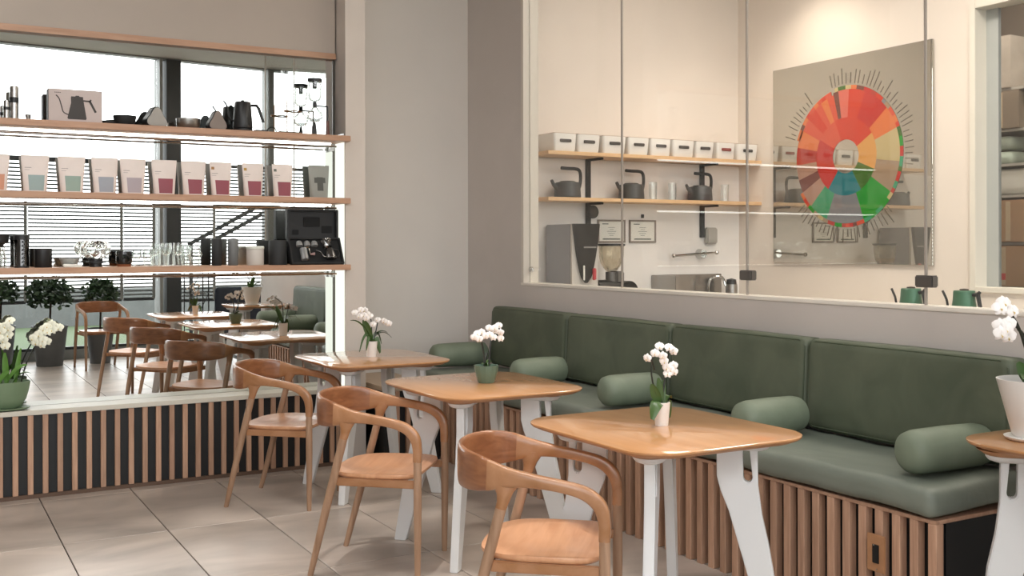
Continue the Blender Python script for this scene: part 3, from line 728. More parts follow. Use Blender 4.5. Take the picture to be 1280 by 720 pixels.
prt.build('kettle_print', mat('print_dark', '#3f3a37', .6, noise=.05), bx)
def plain(name, x, z, label, cat, prof, m, group=None, y=YS, part='body', **k):
    t = prop(name, (x, y, z), label, cat, group); rev(t, part, prof, m, **k); return t
plain('saucer_dish', .995, SZ1, 'low black dish at the foot of the black bowl on the top shelf', 'dish', [(.022, 0), (.040, .012), (.042, .024), (.038, .024), (.02, .006)], dark_matte)
plain('black_bowl', 1.085, SZ1, 'square shouldered black bowl beside the boxed kettle', 'bowl', [(.045, 0), (.058, .02), (.066, .058), (.062, .058), (.05, .012)], dark_matte)
def tri(name, x, label, face, back, w=.13, h=.115, part='face_plate', rz=0):
    t = prop(name, (x, YS, SZ1), label, 'dripper', rz=R(rz))
    P = []
    for i in range(36):
        a = 2 * pi * i / 36; rr = 1 / (1 + .22 * cos(3 * (a - pi / 2)) * -1)
        P.append((rr * cos(a) * w * .42, h * .46 + rr * sin(a) * h * .44))
    zmin = min(p[1] for p in P); P = [(a, b - zmin + .004) for a, b in P]
    MB().prism(P, lambda a, b, c: (a, c, b), -.02, .028).build('body', back, t, .004)
    MB().prism([(a * .93, (b - h * .46) * .93 + h * .46) for a, b in P], lambda a, b, c: (a, c, b), -.024, -.02).build(part, face, t, .001, 1)
    MB().box(-.03, .03, -.03, .03, 0, .008).build('foot', dark_m, t)
    return t
tri('dripper_stand', 1.255, 'rounded triangular grey and black coffee tool beside the black bowl', mat('silver_shell', '#a8a7a4', .35, .4, noise=.03), dark_m, .15, .125, rz=24)
plain('steel_bowl', 1.447, SZ1, 'shallow brushed steel bowl on the top shelf', 'bowl', [(.055, 0), (.068, .015), (.071, .062), (.067, .062), (.05, .01)], steel_m)
tri('dripper_stand', 1.615, 'rounded triangular taupe coffee tool in front of the black kettle', mat('taupe_shell', '#8c8078', .5, noise=.03), dark_m, .125, .125, rz=14)
# electric kettle
t = prop('electric_kettle', (1.775, YS, SZ1), 'tapered black kettle with angled handle on a round base', 'kettle')
rev(t, 'base', [(.058, 0), (.060, .018), (.05, .022)], dark_m, cap1=True)
rev(t, 'body', [(.058, .022), (.060, .028), (.049, .180), (.046, .184), (.012, .186), (.010, .196), (.001, .197)], dark_m)
MB().tube([(.045, 0, .165), (.085, 0, .168), (.100, 0, .150), (.128, 0, .065)], [.008, .010, .010, .009], 10).build('handle', dark_m, t)
MB().tube([(-.05, -.0, .06), (-.085, 0, .09), (-.095, 0, .15), (-.118, 0, .185)], .005, 8, smooth=4).build('spout', dark_m, t)
t = prop('scale_tray', (1.86, 6.44, SZ1), 'flat black scale with a curled lead by the kettle foot', 'scale')
MB().box(-.022, .055, -.04, .03, 0, .014).build('plate', dark_m, t, .003)
MB().tube([(.055, 0, .01), (.08, 0, .035), (.11, 0, .032), (.12, 0, .005)], .003, 6, smooth=4).build('lead', dark_m, t)
t = prop('ring_stand', (2.055, YS, SZ1), 'brass rod stand with a ring on a dark wooden foot', 'stand')
MB().box(-.065, .085, -.04, .04, 0, .014).build('foot', mat('foot_wood', '#4c372c', .5, noise=.1), t, .003)
MB().tube([(0, 0, .014), (0, 0, .215)], .0035, 8).build('rod', brass_m, t)
ring = [(.05 + .038 * cos(2 * pi * i / 20), .038 * sin(2 * pi * i / 20), .145) for i in range(21)]
MB().tube(ring, .004, 6, cap=False).tube([(-.02, 0, .145), (.015, 0, .145)], .007, 8).build('ring_arm', brass_m, t)
# siphon
t = prop('siphon_brewer', (2.235, YS, SZ1), 'glass siphon coffee brewer with black lid at the right end of the top shelf', 'siphon')
rev(t, 'upper_glass', [(.012, .215), (.030, .220), (.044, .238), (.044, .345), (.042, .345), (.042, .24), (.028, .222), (.010, .217)], glass_m, cap0=False)
rev(t, 'lid', [(.046, .342), (.046, .362), (.001, .363)], dark_m); rev(t, 'filter', [(.014, .30), (.014, .342)], dark_m, cap1=True)
rev(t, 'collar', [(.012, .180), (.014, .20), (.012, .215)], dark_m, cap1=True)
rev(t, 'flask', [(.001, .085), (.03, .090), (.052, .115), (.048, .145), (.025, .170), (.012, .185), (.010, .185), (.022, .168), (.045, .145), (.049, .115), (.028, .093), (.001, .088)], glass_m, cap0=False)
MB().tube([(0, 0, .19), (.085, 0, .19)], .005, 8).build('stand_arm', dark_m, t)
MB().tube([(.085, 0, .008), (.085, 0, .10)], [.013, .009], 10).build('handle', mat('siphon_wood', '#5d3427', .4, noise=.1), t)
MB().tube([(.085, 0, .10), (.085, 0, .19)], .005, 8).build('stand_rod', dark_m, t)
MB().box(-.05, .1, -.04, .04, 0, .008).build('stand_base', dark_m, t, .002)
rev(t, 'burner', [(.014, .008), (.012, .05), (.006, .085)], dark_m, cap1=True)
# --- middle shelf: pouches
pw = mat('pouch_white', '#dcd2cc', .45, noise=.03, nscale=12)
plum = mat('label_plum', '#8a4450', .5, noise=.04)
pouches = [(.405, '#c58e72', 'peach'), (.607, '#8fa3a2', 'teal grey'), (.797, '#8ea398', 'pale green'), (.975, '#979da6', 'blue grey'), (1.130, '#a59ca2', 'mauve grey'), (1.307, None, 'plum'), (1.478, None, 'plum'), (1.640, None, 'plum'), (1.838, None, 'plum'), (2.025, None, 'plum')]
wh = ['at the left edge', 'second from the left edge', 'third from the left edge', 'fourth, left of the mauve label', 'right of the blue grey label', 'first of the plum labelled ones from the left', 'second of the plum labelled ones, without a seal', 'third of the plum labelled ones with a brown seal', 'fourth of the plum labelled ones with a gold seal', 'last plum labelled one, next to the dark grey pouch']
def pouch(x, lm, label, wt=.150, h=.212, body=pw, shirt=False, seal=None):
    t = prop('coffee_pouch', (x * 1.0112, 6.535, SZ2), label, 'pouch', 'stand-up coffee pouches on the middle shelf')
    rings = []
    for z, w, d in ((0, .80, .062), (.02, .83, .062), (.08, .88, .050), (.14, .95, .030), (.19, .99, .010), (h, 1, .004)):
        rings.append([(wt / 2 * w * math.copysign(abs(cos(a)) ** .6, cos(a)), d / 2 * math.copysign(abs(sin(a)) ** .8, sin(a)) + .004 * (z / h), z) for a in [2 * pi * i / 24 for i in range(24)]])
    MB().loops(rings).build('bag', body, t, angle=60)
    def fr(u, z):    # front surface point
        zs = [0, .02, .08, .14, .19, h]; ws = [.80, .83, .88, .95, .99, 1]; ds = [.062, .062, .050, .030, .010, .004]
        i = max(k for k in range(5) if z >= zs[k] - 1e-9); q = (z - zs[i]) / (zs[i + 1] - zs[i]); W_ = ws[i] + q * (ws[i + 1] - ws[i]); D_ = ds[i] + q * (ds[i + 1] - ds[i])
        c = min(1, abs(u * 2 / (wt * W_))) ** (1 / .6); s = math.sqrt(max(0, 1 - c * c)); return (u, -(D_ / 2) * s ** .8 + .004 * z / h - .0012, z)
    def patch(name, u0, u1, z0, z1, m_, tap=0):
        V = []; F = []; nu, nz = 6, 6
        for j in range(nz + 1):
            for i in range(nu + 1):
                z = z0 + (z1 - z0) * j / nz; k = 1 - tap * (1 - j / nz); V.append(fr((u0 + (u1 - u0) * i / nu) * k, z))
        for j in range(nz):
            for i in range(nu): a = j * (nu + 1) + i; F.append((a, a + 1, a + nu + 2, a + nu + 1))
        MB().add(V, F).build(name, m_, t, angle=80)
    if not shirt:
        patch('label', -.038, .048, .012, .100, lm, .12)
        ink = mat('ink_grey', '#8c8480', .6)
        patch('print', -.055, -.02, .140, .143, ink); patch('print', -.055, -.03, .128, .130, ink)
        if seal: patch('seal', -.058, -.040, .165, .182, seal)
    else:
        dk = mat('shirt_grey', '#4c4e49', .6, noise=.04)
        patch('print', -.018, .022, .05, .138, dk); patch('print', -.036, -.018, .10, .135, dk); patch('print', .022, .038, .10, .135, dk)
for i, (x, h_, cn) in enumerate(pouches):
    pouch(x, plum if h_ is None else mat('label_' + cn.replace(' ', '_'), h_, .5, noise=.04), 'white coffee pouch with %s label, %s' % (cn, wh[i]), wt=.135 if i > 6 else .148, seal={7: brass_m, 8: mat('gold_seal', '#b08a3c', .4), 9: mat('grey_seal', '#6c7068', .4)}.get(i))
pouch(2.262, None, 'dark grey pouch printed with a shirt shape, rightmost on the middle shelf', wt=.14, h=.215, body=mat('pouch_grey', '#8d8f88', .5, noise=.04), shirt=True)
# --- lowest shelf
t = prop('pour_over_cone', (.42, YS, SZ3), 'black coffee dripper on a clear stand at the left edge of the lowest shelf', 'dripper')
rev(t, 'dripper', [(.024, .115), (.030, .13), (.052, .140), (.058, .182), (.055, .182), (.03, .135)], dark_m)
MB().tube([(-.04, 0, 0), (-.04, 0, .12)], .003).build('stand_leg', chrome_m, t); MB().tube([(.03, 0, 0), (.03, 0, .12)], .003).build('stand_leg', chrome_m, t)
rev(t, 'server', [(.04, 0), (.045, .05), (.025, .115), (.022, .115), (.042, .05), (.037, .003)], glass_m)
t = prop('press_jar', (.538, YS, SZ3), 'smoked glass jar with a black lid beside the black canister', 'jar')
rev(t, 'jar', [(.038, .01), (.039, .155), (.036, .155), (.035, .012)], gl_dark); rev(t, 'lid', [(.041, .155), (.041, .182), (.001, .184)], dark_m)
rev(t, 'foot', [(.040, 0), (.040, .012)], dark_m, cap1=True); MB().box(-.018, .018, -.03, .02, .015, .14).build('insert', mat('dark_brown', '#4f4642', .5), t, .004)
plain('black_canister', .647, SZ3, 'plain black canister between the smoked jar and the grey bowl', 'canister', [(.045, 0), (.047, .003), (.047, .105), (.044, .108), (.001, .108)], dark_m)
plain('grey_bowl', .785, SZ3, 'pale grey bowl on the lowest shelf', 'bowl', [(.030, 0), (.040, .008), (.056, .05), (.053, .05), (.035, .01)], mat('pale_grey_ceramic', '#a7a9a5', .5, noise=.04))
t = prop('cloth_napkin', (.79, 6.385, SZ3), 'small crumpled white napkin in front of the grey bowl', 'napkin')
MB().soft((0, 0, .011), (.10, .04, .02), .009, wr=.006, fseed=3).build('cloth', paper_m, t)
t = prop('cloud_glass', (.925, YS, SZ3), 'lobed clear glass vessel on a black round stand', 'glass')
rev(t, 'stand', [(.034, 0), (.034, .02), (.055, .024), (.055, .03), (.038, .034), (.038, .052)], dark_m, cap1=True)
cloud_m = glass('cloud_glass', '#eef1f0', .5, .14, .8)
rings = []
for i in range(15):
    u = i / 14; z = .052 + .098 * u; rr = .03 + .046 * sin(pi * (u * .85 + .08)) ** .7
    rings.append([(rr * (1 + .10 * cos(6 * a)) * cos(a), rr * (1 + .10 * cos(6 * a)) * sin(a), z + .004 * cos(6 * a)) for a in [2 * pi * k / 48 for k in range(48)]])
MB().loops(rings, True, False).build('bowl', cloud_m, t, angle=60)
t = prop('dark_tumbler', (1.080, YS, SZ3), 'glossy black cup with a brown cork base', 'cup')
rev(t, 'cup', [(.041, .014), (.046, .03), (.044, .09), (.040, .09), (.038, .02)], mat('gloss_black', '#141414', .08, coat=.5)); rev(t, 'cork_base', [(.036, 0), (.042, .014)], mat('cork', '#8a5233', .7, noise=.1), cap1=True)
def gob(x, y, kind, lab, h=.1):
    t = prop('drinking_glass', (x, y, SZ3), lab, 'glass', 'clear glasses on the lowest shelf')
    if kind == 0: rev(t, 'bowl', [(.026, 0), (.028, .004), (.034, h), (.0325, h), (.0265, .006)], glass_m)
    elif kind == 1:
        rev(t, 'bowl', [(.003, h * .45), (.022, h * .52), (.030, h * .7), (.026, h), (.0245, h), (.028, h * .7), (.020, h * .54)], glass_m, cap0=False); rev(t, 'foot', [(.026, 0), (.004, .004), (.0035, h * .46)], glass_m)
    else:
        rev(t, 'bowl', [(.030, 0), (.034, h * .3), (.046, h * .55), (.034, h * .78), (.036, h), (.0345, h), (.032, h * .79), (.044, h * .55), (.032, h * .3), (.028, .005)], glass_m, seg=14)
gl = [(1.150, 6.47, 1, .085, 'small stemmed glass next to the black cup'), (1.205, 6.43, 1, .09, 'small stemmed glass second from the black cup'), (1.262, 6.49, 0, .10, 'straight clear glass left of the pair of tall goblets'), (1.310, 6.44, 1, .135, 'left one of the two tall goblets in the glass group'), (1.382, 6.44, 1, .138, 'right one of the two tall goblets in the glass group'), (1.345, 6.52, 0, .10, 'straight clear glass behind the two tall goblets'), (1.440, 6.50, 0, .12, 'straight clear glass behind the faceted carafe'), (1.478, 6.44, 2, .125, 'faceted clear carafe at the right of the glass group')]
for x, y, k, h, l in gl: gob(x, y, k, l, h)
plain('tumbler', 1.615, SZ3, 'tall matte black tumbler beside the grey tumbler', 'tumbler', [(.026, 0), (.031, .006), (.032, .155), (.028, .164), (.001, .166)], dark_matte, 'tall tumblers on the lowest shelf')
plain('tumbler', 1.714, SZ3, 'tall matte grey tumbler beside the black tumbler', 'tumbler', [(.026, 0), (.031, .006), (.032, .155), (.028, .164), (.001, .166)], grey_cup, 'tall tumblers on the lowest shelf')
t = plain('white_canister', 1.850, SZ3, 'squat white canister with a lid', 'canister', [(.050, 0), (.053, .005), (.053, .097), (.050, .099)], mat('off_white', '#cfcbc4', .45, noise=.02), cap1=True)
rev(t, 'lid', [(.054, .099), (.055, .103), (.055, .113), (.051, .117), (.001, .118)], mat('lid_white', '#dcdfd6', .45, noise=.02))
plain('black_canister', 1.993, SZ3, 'matte black canister beside the open black case', 'canister', [(.054, 0), (.056, .006), (.056, .146), (.054, .153), (.001, .154)], dark_matte)
# open case
cs_ = prop('travel_case', (2.225, 6.425, SZ3), 'open black travel case with coffee tools laid in its foam', 'case')
cm = mat('case_black', '#191a1b', .6, noise=.08); foam = mat('case_foam', '#101112', .85, noise=.1)
def tl(y, z, a):   # tilt helper for the tray
    return (0, y, z)
TA = R(62)
def tray(u, v, w): # u across, v up the tray, w out of it
    return (u, -.05 + v * cos(TA) - w * sin(TA), .012 + v * sin(TA) + w * cos(TA))
def boxT(mb, u0, u1, v0, v1, w0, w1, f=tray):
    P = [(u0, v0, w0), (u1, v0, w0), (u1, v1, w0), (u0, v1, w0), (u0, v0, w1), (u1, v0, w1), (u1, v1, w1), (u0, v1, w1)]
    mb.add([f(*p) for p in P], [(3, 2, 1, 0), (4, 5, 6, 7), (0, 1, 5, 4), (1, 2, 6, 5), (2, 3, 7, 6), (3, 0, 4, 7)])
mb = MB(); boxT(mb, -.165, .165, 0, .165, -.03, 0); mb.build('tray', foam, cs_, .004)
mb = MB(); boxT(mb, -.172, -.160, -.004, .17, -.035, .012); boxT(mb, .160, .172, -.004, .17, -.035, .012); boxT(mb, -.172, .172, .163, .175, -.035, .012); boxT(mb, -.172, .172, -.012, .0, -.035, .012); mb.build('rim', cm, cs_, .003)
def lidf(u, v, w): return (u, .058 - w, .160 + v)
mb = MB(); boxT(mb, -.172, .165, 0, .19, -.02, 0, lidf); boxT(mb, -.172, -.155, 0, .19, 0, .03, lidf); boxT(mb, .15, .165, 0, .19, 0, .03, lidf); boxT(mb, -.155, .15, 0, .012, 0, .03, lidf); boxT(mb, -.155, .15, .178, .19, 0, .03, lidf); mb.build('lid', cm, cs_, .004)
mb = MB(); boxT(mb, -.13, -.09, .03, .06, 0, .004, lidf); boxT(mb, -.06, .05, .08, .14, 0, .004, lidf); boxT(mb, .06, .13, .04, .085, 0, .004, lidf); mb.build('lid_pocket', foam, cs_, .003)
cp_m = mat('case_cup', '#8b8c8a', .5, noise=.03)
CU = []
for k, (u, nm) in enumerate(((-.105, 'left'), (-.055, 'middle'), (-.007, 'right'))):
    t = prop('small_cup', (2.225 + u, 6.425, SZ3), 'small grey cup at the %s of the three in the open case' % nm, 'cup', 'cups in the travel case')
    mb = MB(); pr = [(.019, -.012), (.021, .0), (.021, .018)]
    for vv in (0,): 
        rings = []
        for v, rr in ((.112, .021), (.118, .022), (.140, .018), (.147, .012)):
            rings.append([tray(rr * cos(a), v, .012 + rr * sin(a) * .8) for a in [2 * pi * q / 16 for q in range(16)]])
        mb.loops(rings)
    mb.build('cup', cp_m, t, angle=50)
t = prop('crank_grinder', (2.225 - .085, 6.425, SZ3), 'grey hand crank grinder lying in the open case', 'grinder')
mb = MB(); mb.loops([[tray(.024 * cos(a), v, .014 + .02 * sin(a)) for a in [2 * pi * q / 16 for q in range(16)]] for v in (.015, .095)]); mb.build('body', mat('grinder_grey', '#8f9090', .35, .3, noise=.03), t, .003)
MB().tube([tray(.0, .098, .02), tray(.03, .096, .03), tray(.035, .045, .03)], .004, 6).build('crank', chrome_m, t)
MB().tube([tray(.035, .045, .03), tray(.062, .048, .03)], [.005, .010], 10).build('knob', mat('knob_rose', '#a18583', .5), t)
t = prop('mini_kettle', (2.225 + .085, 6.425, SZ3), 'small steel gooseneck kettle in the open case', 'kettle')
mb = MB(); mb.loops([[tray(r_ * cos(a), v, .02 + r_ * .7 * sin(a)) for a in [2 * pi * q / 18 for q in range(18)]] for v, r_ in ((.018, .034), (.024, .036), (.085, .024), (.09, .022))]); mb.build('body', mat('dark_steel', '#6b6a69', .25, .9), t, angle=40)
MB().tube([tray(-.03, .03, .02), tray(-.05, .035, .025), tray(-.065, .065, .025), tray(-.095, .078, .025)], .0035, 8, smooth=4).build('spout', mat('dark_steel', '#6b6a69'), t)
MB().tube([tray(.02, .085, .02), tray(.05, .08, .02), tray(.058, .05, .02), tray(.045, .03, .02)], .004, 8, smooth=4).build('handle', dark_m, t)
t = prop('glass_dripper', (2.225 + .07, 6.425, SZ3), 'ribbed clear glass dripper above the small kettle in the open case', 'dripper')
mb = MB(); mb.loops([[tray(r_ * (1 + .06 * cos(8 * a)) * cos(a), v, .024 + r_ * .8 * sin(a)) for a in [2 * pi * q / 32 for q in range(32)]] for v, r_ in ((.098, .030), (.102, .018), (.118, .026), (.150, .036))], True, False); mb.build('cone', glass('dripper_glass', '#e6e6e4', .45, .12, .8), t, angle=50)

# ------------------------------------------------------------------ kitchen behind the glass
ks = []
wood_k = mat('kitchen_oak', '#d8b48a', .45, h2='#c79f74', nscale=5, stretch=(.6, 6, 6))
for z, lab in ((2.113, 'oak kitchen shelf carrying the row of white bins'), (1.765, 'oak kitchen shelf carrying the three black teapots')):
    t = prop('kitchen_shelf', (0, 0, z), lab, 'shelf')
    MB().box(4.145, XB - .001, 6.733, YB - .009, -.028, 0).build('board', wood_k, t, .002)
    for x in (4.68, 5.84):
        MB().box(x - .018, x + .018, YB - .04, YB - .009, -.34 if z > 2 else -.30, -.028).box(x - .012, x + .012, 6.80, YB - .03, -.046, -.028).build('bracket', dark_matte, t, .003)
# bins
bm_ = mat('bin_white', '#e6e3de', .45, noise=.01)
bx_ = [(4.202, .208), (4.418, .208), (4.650, .220), (4.890, .205), (5.108, .205), (5.330, .222), (5.568, .190), (5.790, .195), (6.010, .225)]
pos = ['leftmost on the kitchen shelf', 'second from the left', 'third from the left', 'fourth from the left', 'fifth from the left, mid row', 'fourth from the right', 'third from the right', 'second from the right', 'rightmost, against the kitchen side wall']
for i, (x, w) in enumerate(bx_):
    t = prop('storage_bin', (x, 6.745, 2.113), 'white plastic storage bin with a slot handle, ' + pos[i], 'bin', 'white bins on the kitchen shelf')
    rg = []
    for z, k in ((0, .90), (.015, .94), (.120, 1), (.135, 1.0)):
        P = []
        for cx, cy, a0 in ((1, 1, 0), (-1, 1, 90), (-1, -1, 180), (1, -1, 270)):
            for q in range(5):
                a = R(a0 + 22.5 * q); P.append((w / 2 + cx * (w / 2 * k - .02) + .02 * cos(a), .125 + cy * (.125 * k - .02) + .02 * sin(a), z))
        rg.append(P)
    MB().loops(rg).build('tub', bm_, t, angle=40)
    MB().box(w / 2 - .052, w / 2 + .052, -.006, .004, .068, .092).build('handle_slot', mat('slot_dark', '#4a4542', .6) if i != 7 else mat('slot_red', '#8d4a44', .6), t, .004)
    MB().box(.004, w - .004, .0, .25, .135, .139).build('lid', mat('bin_lid', '#b8a48e', .5), t, .001, 1)
for i, (x, w) in enumerate(((4.395, .22), (5.0, .22), (5.70, .24))):
    t = prop('black_teapot', (x, 6.86, 1.765), ('black teapot with an angular handle, left on the lower kitchen shelf', 'black teapot with an angular handle, middle of the lower kitchen shelf', 'black teapot with an angular handle, right on the lower kitchen shelf')[i], 'teapot', 'black teapots on the kitchen shelf')
    tm = mat('teapot_black', '#3a3c3c', .45, noise=.05)
    rev(t, 'body', [(.095, 0), (.105, .008), (.098, .10), (.092, .118), (.06, .124), (.055, .130), (.001, .132)], tm)
    MB().tube([(-.085, 0, .07), (-.125, 0, .10), (-.145, 0, .135)], [.022, .015, .012], 10).build('spout', tm, t)
    MB().tube([(.095, 0, .05), (.118, 0, .12), (.118, 0, .195), (.09, 0, .225), (.0, 0, .228), (-.055, 0, .23)], .013, 10, smooth=3).build('handle', dark_matte, t)
for i, x in enumerate((5.26, 5.46, 6.02)):
    t = prop('water_glass', (x, 6.92, 1.765), ('faint clear glass right of the middle teapot', 'faint clear glass left of the right teapot', 'faint clear glass at the right end of the lower kitchen shelf')[i], 'glass', 'clear glasses on the kitchen shelf')
    rev(t, 'tumbler', [(.032, 0), (.036, .15), (.034, .15), (.030, .004)], glass_m)
# counters
ct = prop('kitchen_counter', (0, 0, 0), 'kitchen worktop running below the glass partition', 'counter')
MB().box(XR + .125, XB - .001, 6.42, YB - .009, .90, .94).box(5.62, XB - .001, 3.4, 6.42, .90, .94).build('worktop', mat('worktop', '#c9c3ba', .4, noise=.04), ct)
MB().box(XR + .125, XB - .001, 6.46, YB - .009, 0.003, .90).box(5.66, XB - .001, 3.4, 6.46, 0.003, .90).build('cabinet', wall_k, ct)
# tall machine
mc = prop('coffee_machine', (4.28, 6.62, .94), 'tall grey machine with a curved black front, left end of the kitchen counter', 'machine')
MB().box(0, .232, .02, .37, 0, .62).build('body', mat('machine_grey', '#93959a', .45, 0, noise=.02), mc, .006)
P = [(.116, .175)] + [(.116 + .116 * (k / 10) ** .5, .175 + .447 * (k / 10)) for k in range(1, 11)] + [(.116 - .116 * (k / 10) ** .5, .175 + .447 * (k / 10)) for k in range(10, 0, -1)]
MB().prism(P, lambda a, b, c: (a, c, b), -.035, .02).build('front_panel', mat('machine_black', '#2c2b2a', .25, noise=.05), mc, .004)
MB().box(.0, .232, .0, .02, 0, .62).build('front_frame', mat('machine_white', '#c9c4bd', .4, noise=.01), mc)
MB().box(.075, .090, -.042, -.035, .20, .31).build('button_strip', paper_m, mc, .002)
MB().box(.155, .185, -.055, -.035, .20, .29).build('lever', mat('red_plastic', '#b9434a', .4, noise=.02), mc, .006)
MB().box(.08, .19, -.043, -.035, .44, .452).build('badge', mat('badge_grey', '#8b8985', .4), mc)
# grinder with hopper
g2 = prop('bean_grinder', (4.72, 6.74, .94), 'black coffee grinder with a clear bean hopper', 'grinder')
rev(g2, 'hopper', [(.028, .255), (.05, .27), (.085, .32), (.098, .38), (.100, .455), (.097, .455), (.094, .38), (.08, .322), (.046, .272)], glass('hopper_glass', '#f4f1ea', .3, .06, .5), cap0=False)
rev(g2, 'hopper_lid', [(.108, .455), (.108, .472), (.001, .473)], dark_m)
rev(g2, 'neck', [(.045, .17), (.045, .255)], mat('neck_grey', '#6b6966', .4, .4), cap1=True)
MB().box(.01, .085, -.06, .05, .17, .26).build('dose_block', mat('neck_grey', '#6b6966'), g2, .01)
MB().tube([(-.16, 0, .12), (.1, 0, .12)], .075, 24).build('motor_body', dark_m, g2, .01)
MB().tube([(.11, -.1, .10), (.11, .06, .10)], .085, 28).build('motor_cap', dark_m, g2, .012)
MB().box(-.12, .18, -.09, .09, 0, .05).build('foot', dark_m, g2, .006)
# certificates
for i, x in enumerate((4.91, 5.22)):
    t = prop('framed_certificate', (x, YB - .024, 1.514), ('framed certificate on the kitchen wall, left, above the bean hopper', 'framed certificate on the kitchen wall, right, under a small hook')[i], 'certificate', 'framed certificates')
    w, h = .135, .093
    MB().box(-w, w, 0, .014, -h, -h + .014).box(-w, w, 0, .014, h - .014, h).box(-w, -w + .014, 0, .014, -h + .014, h - .014).box(w - .014, w, 0, .014, -h + .014, h - .014).build('frame', frame_w, t, .001, 1)
    MB().box(-w + .014, w - .014, .007, .013, -h + .014, h - .014).build('paper', paper_m, t)
    q = MB()
    q.box(-.085, .085, .0055, .0068, -.068, -.058)
    for k in range(5): q.box(-.02 - .012 * (k % 3), .02 + .012 * (k % 3), .0055, .0068, -.035 + .016 * k, -.032 + .016 * k)
    q.box(-.09, -.03, .0055, .0068, .055, .062).build('print', mat('print_grey', '#5f6a63', .7), t)
    if i: MB().box(-.012, .012, .0, .012, .11, .14).build('hook', dark_m, t, .002)
t = prop('wall_thermometer', (4.70, 6.975, 1.665), 'round black dial hanging on the shelf bracket', 'dial')
MB().tube([(0, -.02, 0), (0, .0, 0)], .052, 24).build('dial_case', dark_m, t, .004); MB().tube([(0, -.024, 0), (0, -.02, 0)], .038, 24).build('dial_glass', mat('dial', '#4b4744', .1, coat=.6), t)
t = prop('towel_bar', (5.72, YB - .07, 1.325), 'slim chrome bar with ball ends on the kitchen wall', 'bar')
MB().tube([(-.22, 0, -.012), (.24, 0, .012)], .010, 10).build('rod', chrome_m, t)
rev(t, 'ball_end', [(.001, -.02), (.014, -.015), (.02, 0), (.014, .015), (.001, .02)], chrome_m).location = (-.22, 0, -.012)
rev(t, 'ball_end', [(.001, -.02), (.014, -.015), (.02, 0), (.014, .015), (.001, .02)], chrome_m).location = (.24, 0, .012)
MB().tube([(.10, 0, 0), (.10, .06, 0)], [.035, .045], 18).build('wall_flange', chrome_m, t)
t = prop('soap_dispenser', (5.927, YB - .06, 1.48), 'small grey dispenser above the chrome bar', 'dispenser')
MB().box(-.06, .06, 0, .05, -.07, .07).build('housing', mat('disp_grey', '#b4b1aa', .4, .3), t, .012)
sk = prop('sink_splash', (0, 0, .94), 'steel sink surround behind the kitchen tap', 'sink')
MB().box(5.33, 6.05, YB - .03, YB - .010, 0, .215).box(5.31, 5.35, YB - .33, YB - .010, 0, .215).box(5.33, 6.05, YB - .36, YB - .33, 0, .04).build('steel_sheet', mat('sink_steel', '#9b9792', .22, .9, noise=.1, nscale=3), sk, .004)
fc = prop('kitchen_tap', (5.83, 6.90, .94), 'chrome swan neck tap at the steel sink', 'tap')
MB().tube([(0, 0, 0), (0, 0, .14), (.03, -.02, .19), (.09, -.06, .19), (.11, -.08, .12)], .011, 10, smooth=4).build('spout', chrome_m, fc)
MB().tube([(0, 0, 0), (0, 0, .04)], .022, 12).build('base', chrome_m, fc)
t = prop('black_carafe', (6.03, 6.85, .94), 'dark carafe with a steel band beside the tap', 'carafe')
rev(t, 'body', [(.045, 0), (.048, .10), (.04, .17), (.001, .18)], dark_m); rev(t, 'band', [(.05, .05), (.05, .13)], steel_m, cap1=True)
# green kettles
for i, y in enumerate((4.938, 4.518)):
    t = prop('green_kettle', (5.95, y, .94), ('dark green gooseneck kettle behind the glass clamp', 'dark green gooseneck kettle next to the right edge window')[i], 'kettle', 'green kettles on the counter')
    t.rotation_euler = (0, 0, R(-90))
    rev(t, 'body', [(.082, 0), (.085, .006), (.070, .10), (.066, .158), (.062, .162), (.001, .163)], kgreen_m)
    rev(t, 'lid', [(.028, .163), (.028, .172), (.001, .176)], mat('lid_brown', '#4a4038', .4))
    MB().tube([(-.075, 0, .03), (-.12, 0, .05), (-.135, 0, .10), (-.165, 0, .155)], .008, 8, smooth=4).build('spout', dark_matte, t)
    MB().tube([(.065, 0, .135), (.10, 0, .140), (.115, 0, .155)], .012, 8).tube([(.10, 0, .145), (.125, 0, .03)], [.014, .012], 8).build('handle', dark_matte, t)
# reflective board with colour wheel
PY, PZ = 5.787, 2.052
bd = prop('wheel_board', (XB - .02, PY, PZ), 'large square reflective grey board printed with a coloured wheel', 'board')
board_m = glossy_mix('board_glass', '#a09c92', .70, '#cfcbc2', .015)
MB().box(0, .018, -.79, .79, -.797, .797).build('board', board_m, bd, .002, 1)
def wcol(n, h): return glossy_mix('wheel_' + n, h, .08, '#ffffff', .03)
WC = {k: wcol(k, v) for k, v in dict(red='#c23a26', red2='#b5302a', crimson='#a83a30', orange='#cf7040', tan='#cc9453', sand='#b5a478', taupe='#96806a', dkgreen='#3d6326', green='#1f8a2c', teal='#1f7078', slate='#76787c', jade='#3c8f66', brown='#a5806e', coral='#c8503a', maroon='#6e3f36', pink='#c96557').items()}
keys = list(WC)
wz = MB(); CZ = PZ - .0
wc_z = 2.08 - PZ; wc_y = 5.79 - PY
def sector(r0, r1, a0, a1, key, x=-.0022):
    wz.cur = keys.index(key); n = max(2, int((a1 - a0) / 5)); V = []
    for i in range(n + 1):
        a = R(a0 + (a1 - a0) * i / n)
        for r in (r0, r1): V.append((x, wc_y - r * sin(a), wc_z + r * cos(a)))
    wz.add(V, [(2 * i, 2 * i + 1, 2 * i + 3, 2 * i + 2) for i in range(n)])
for a0, a1, k in ((-100, -60, 'red2'), (-60, -20, 'coral'), (-20, 58, 'red'), (58, 112, 'tan'), (112, 150, 'dkgreen'), (150, 216, 'teal'), (216, 260, 'red2')): sector(.13, .30, a0, a1, k)
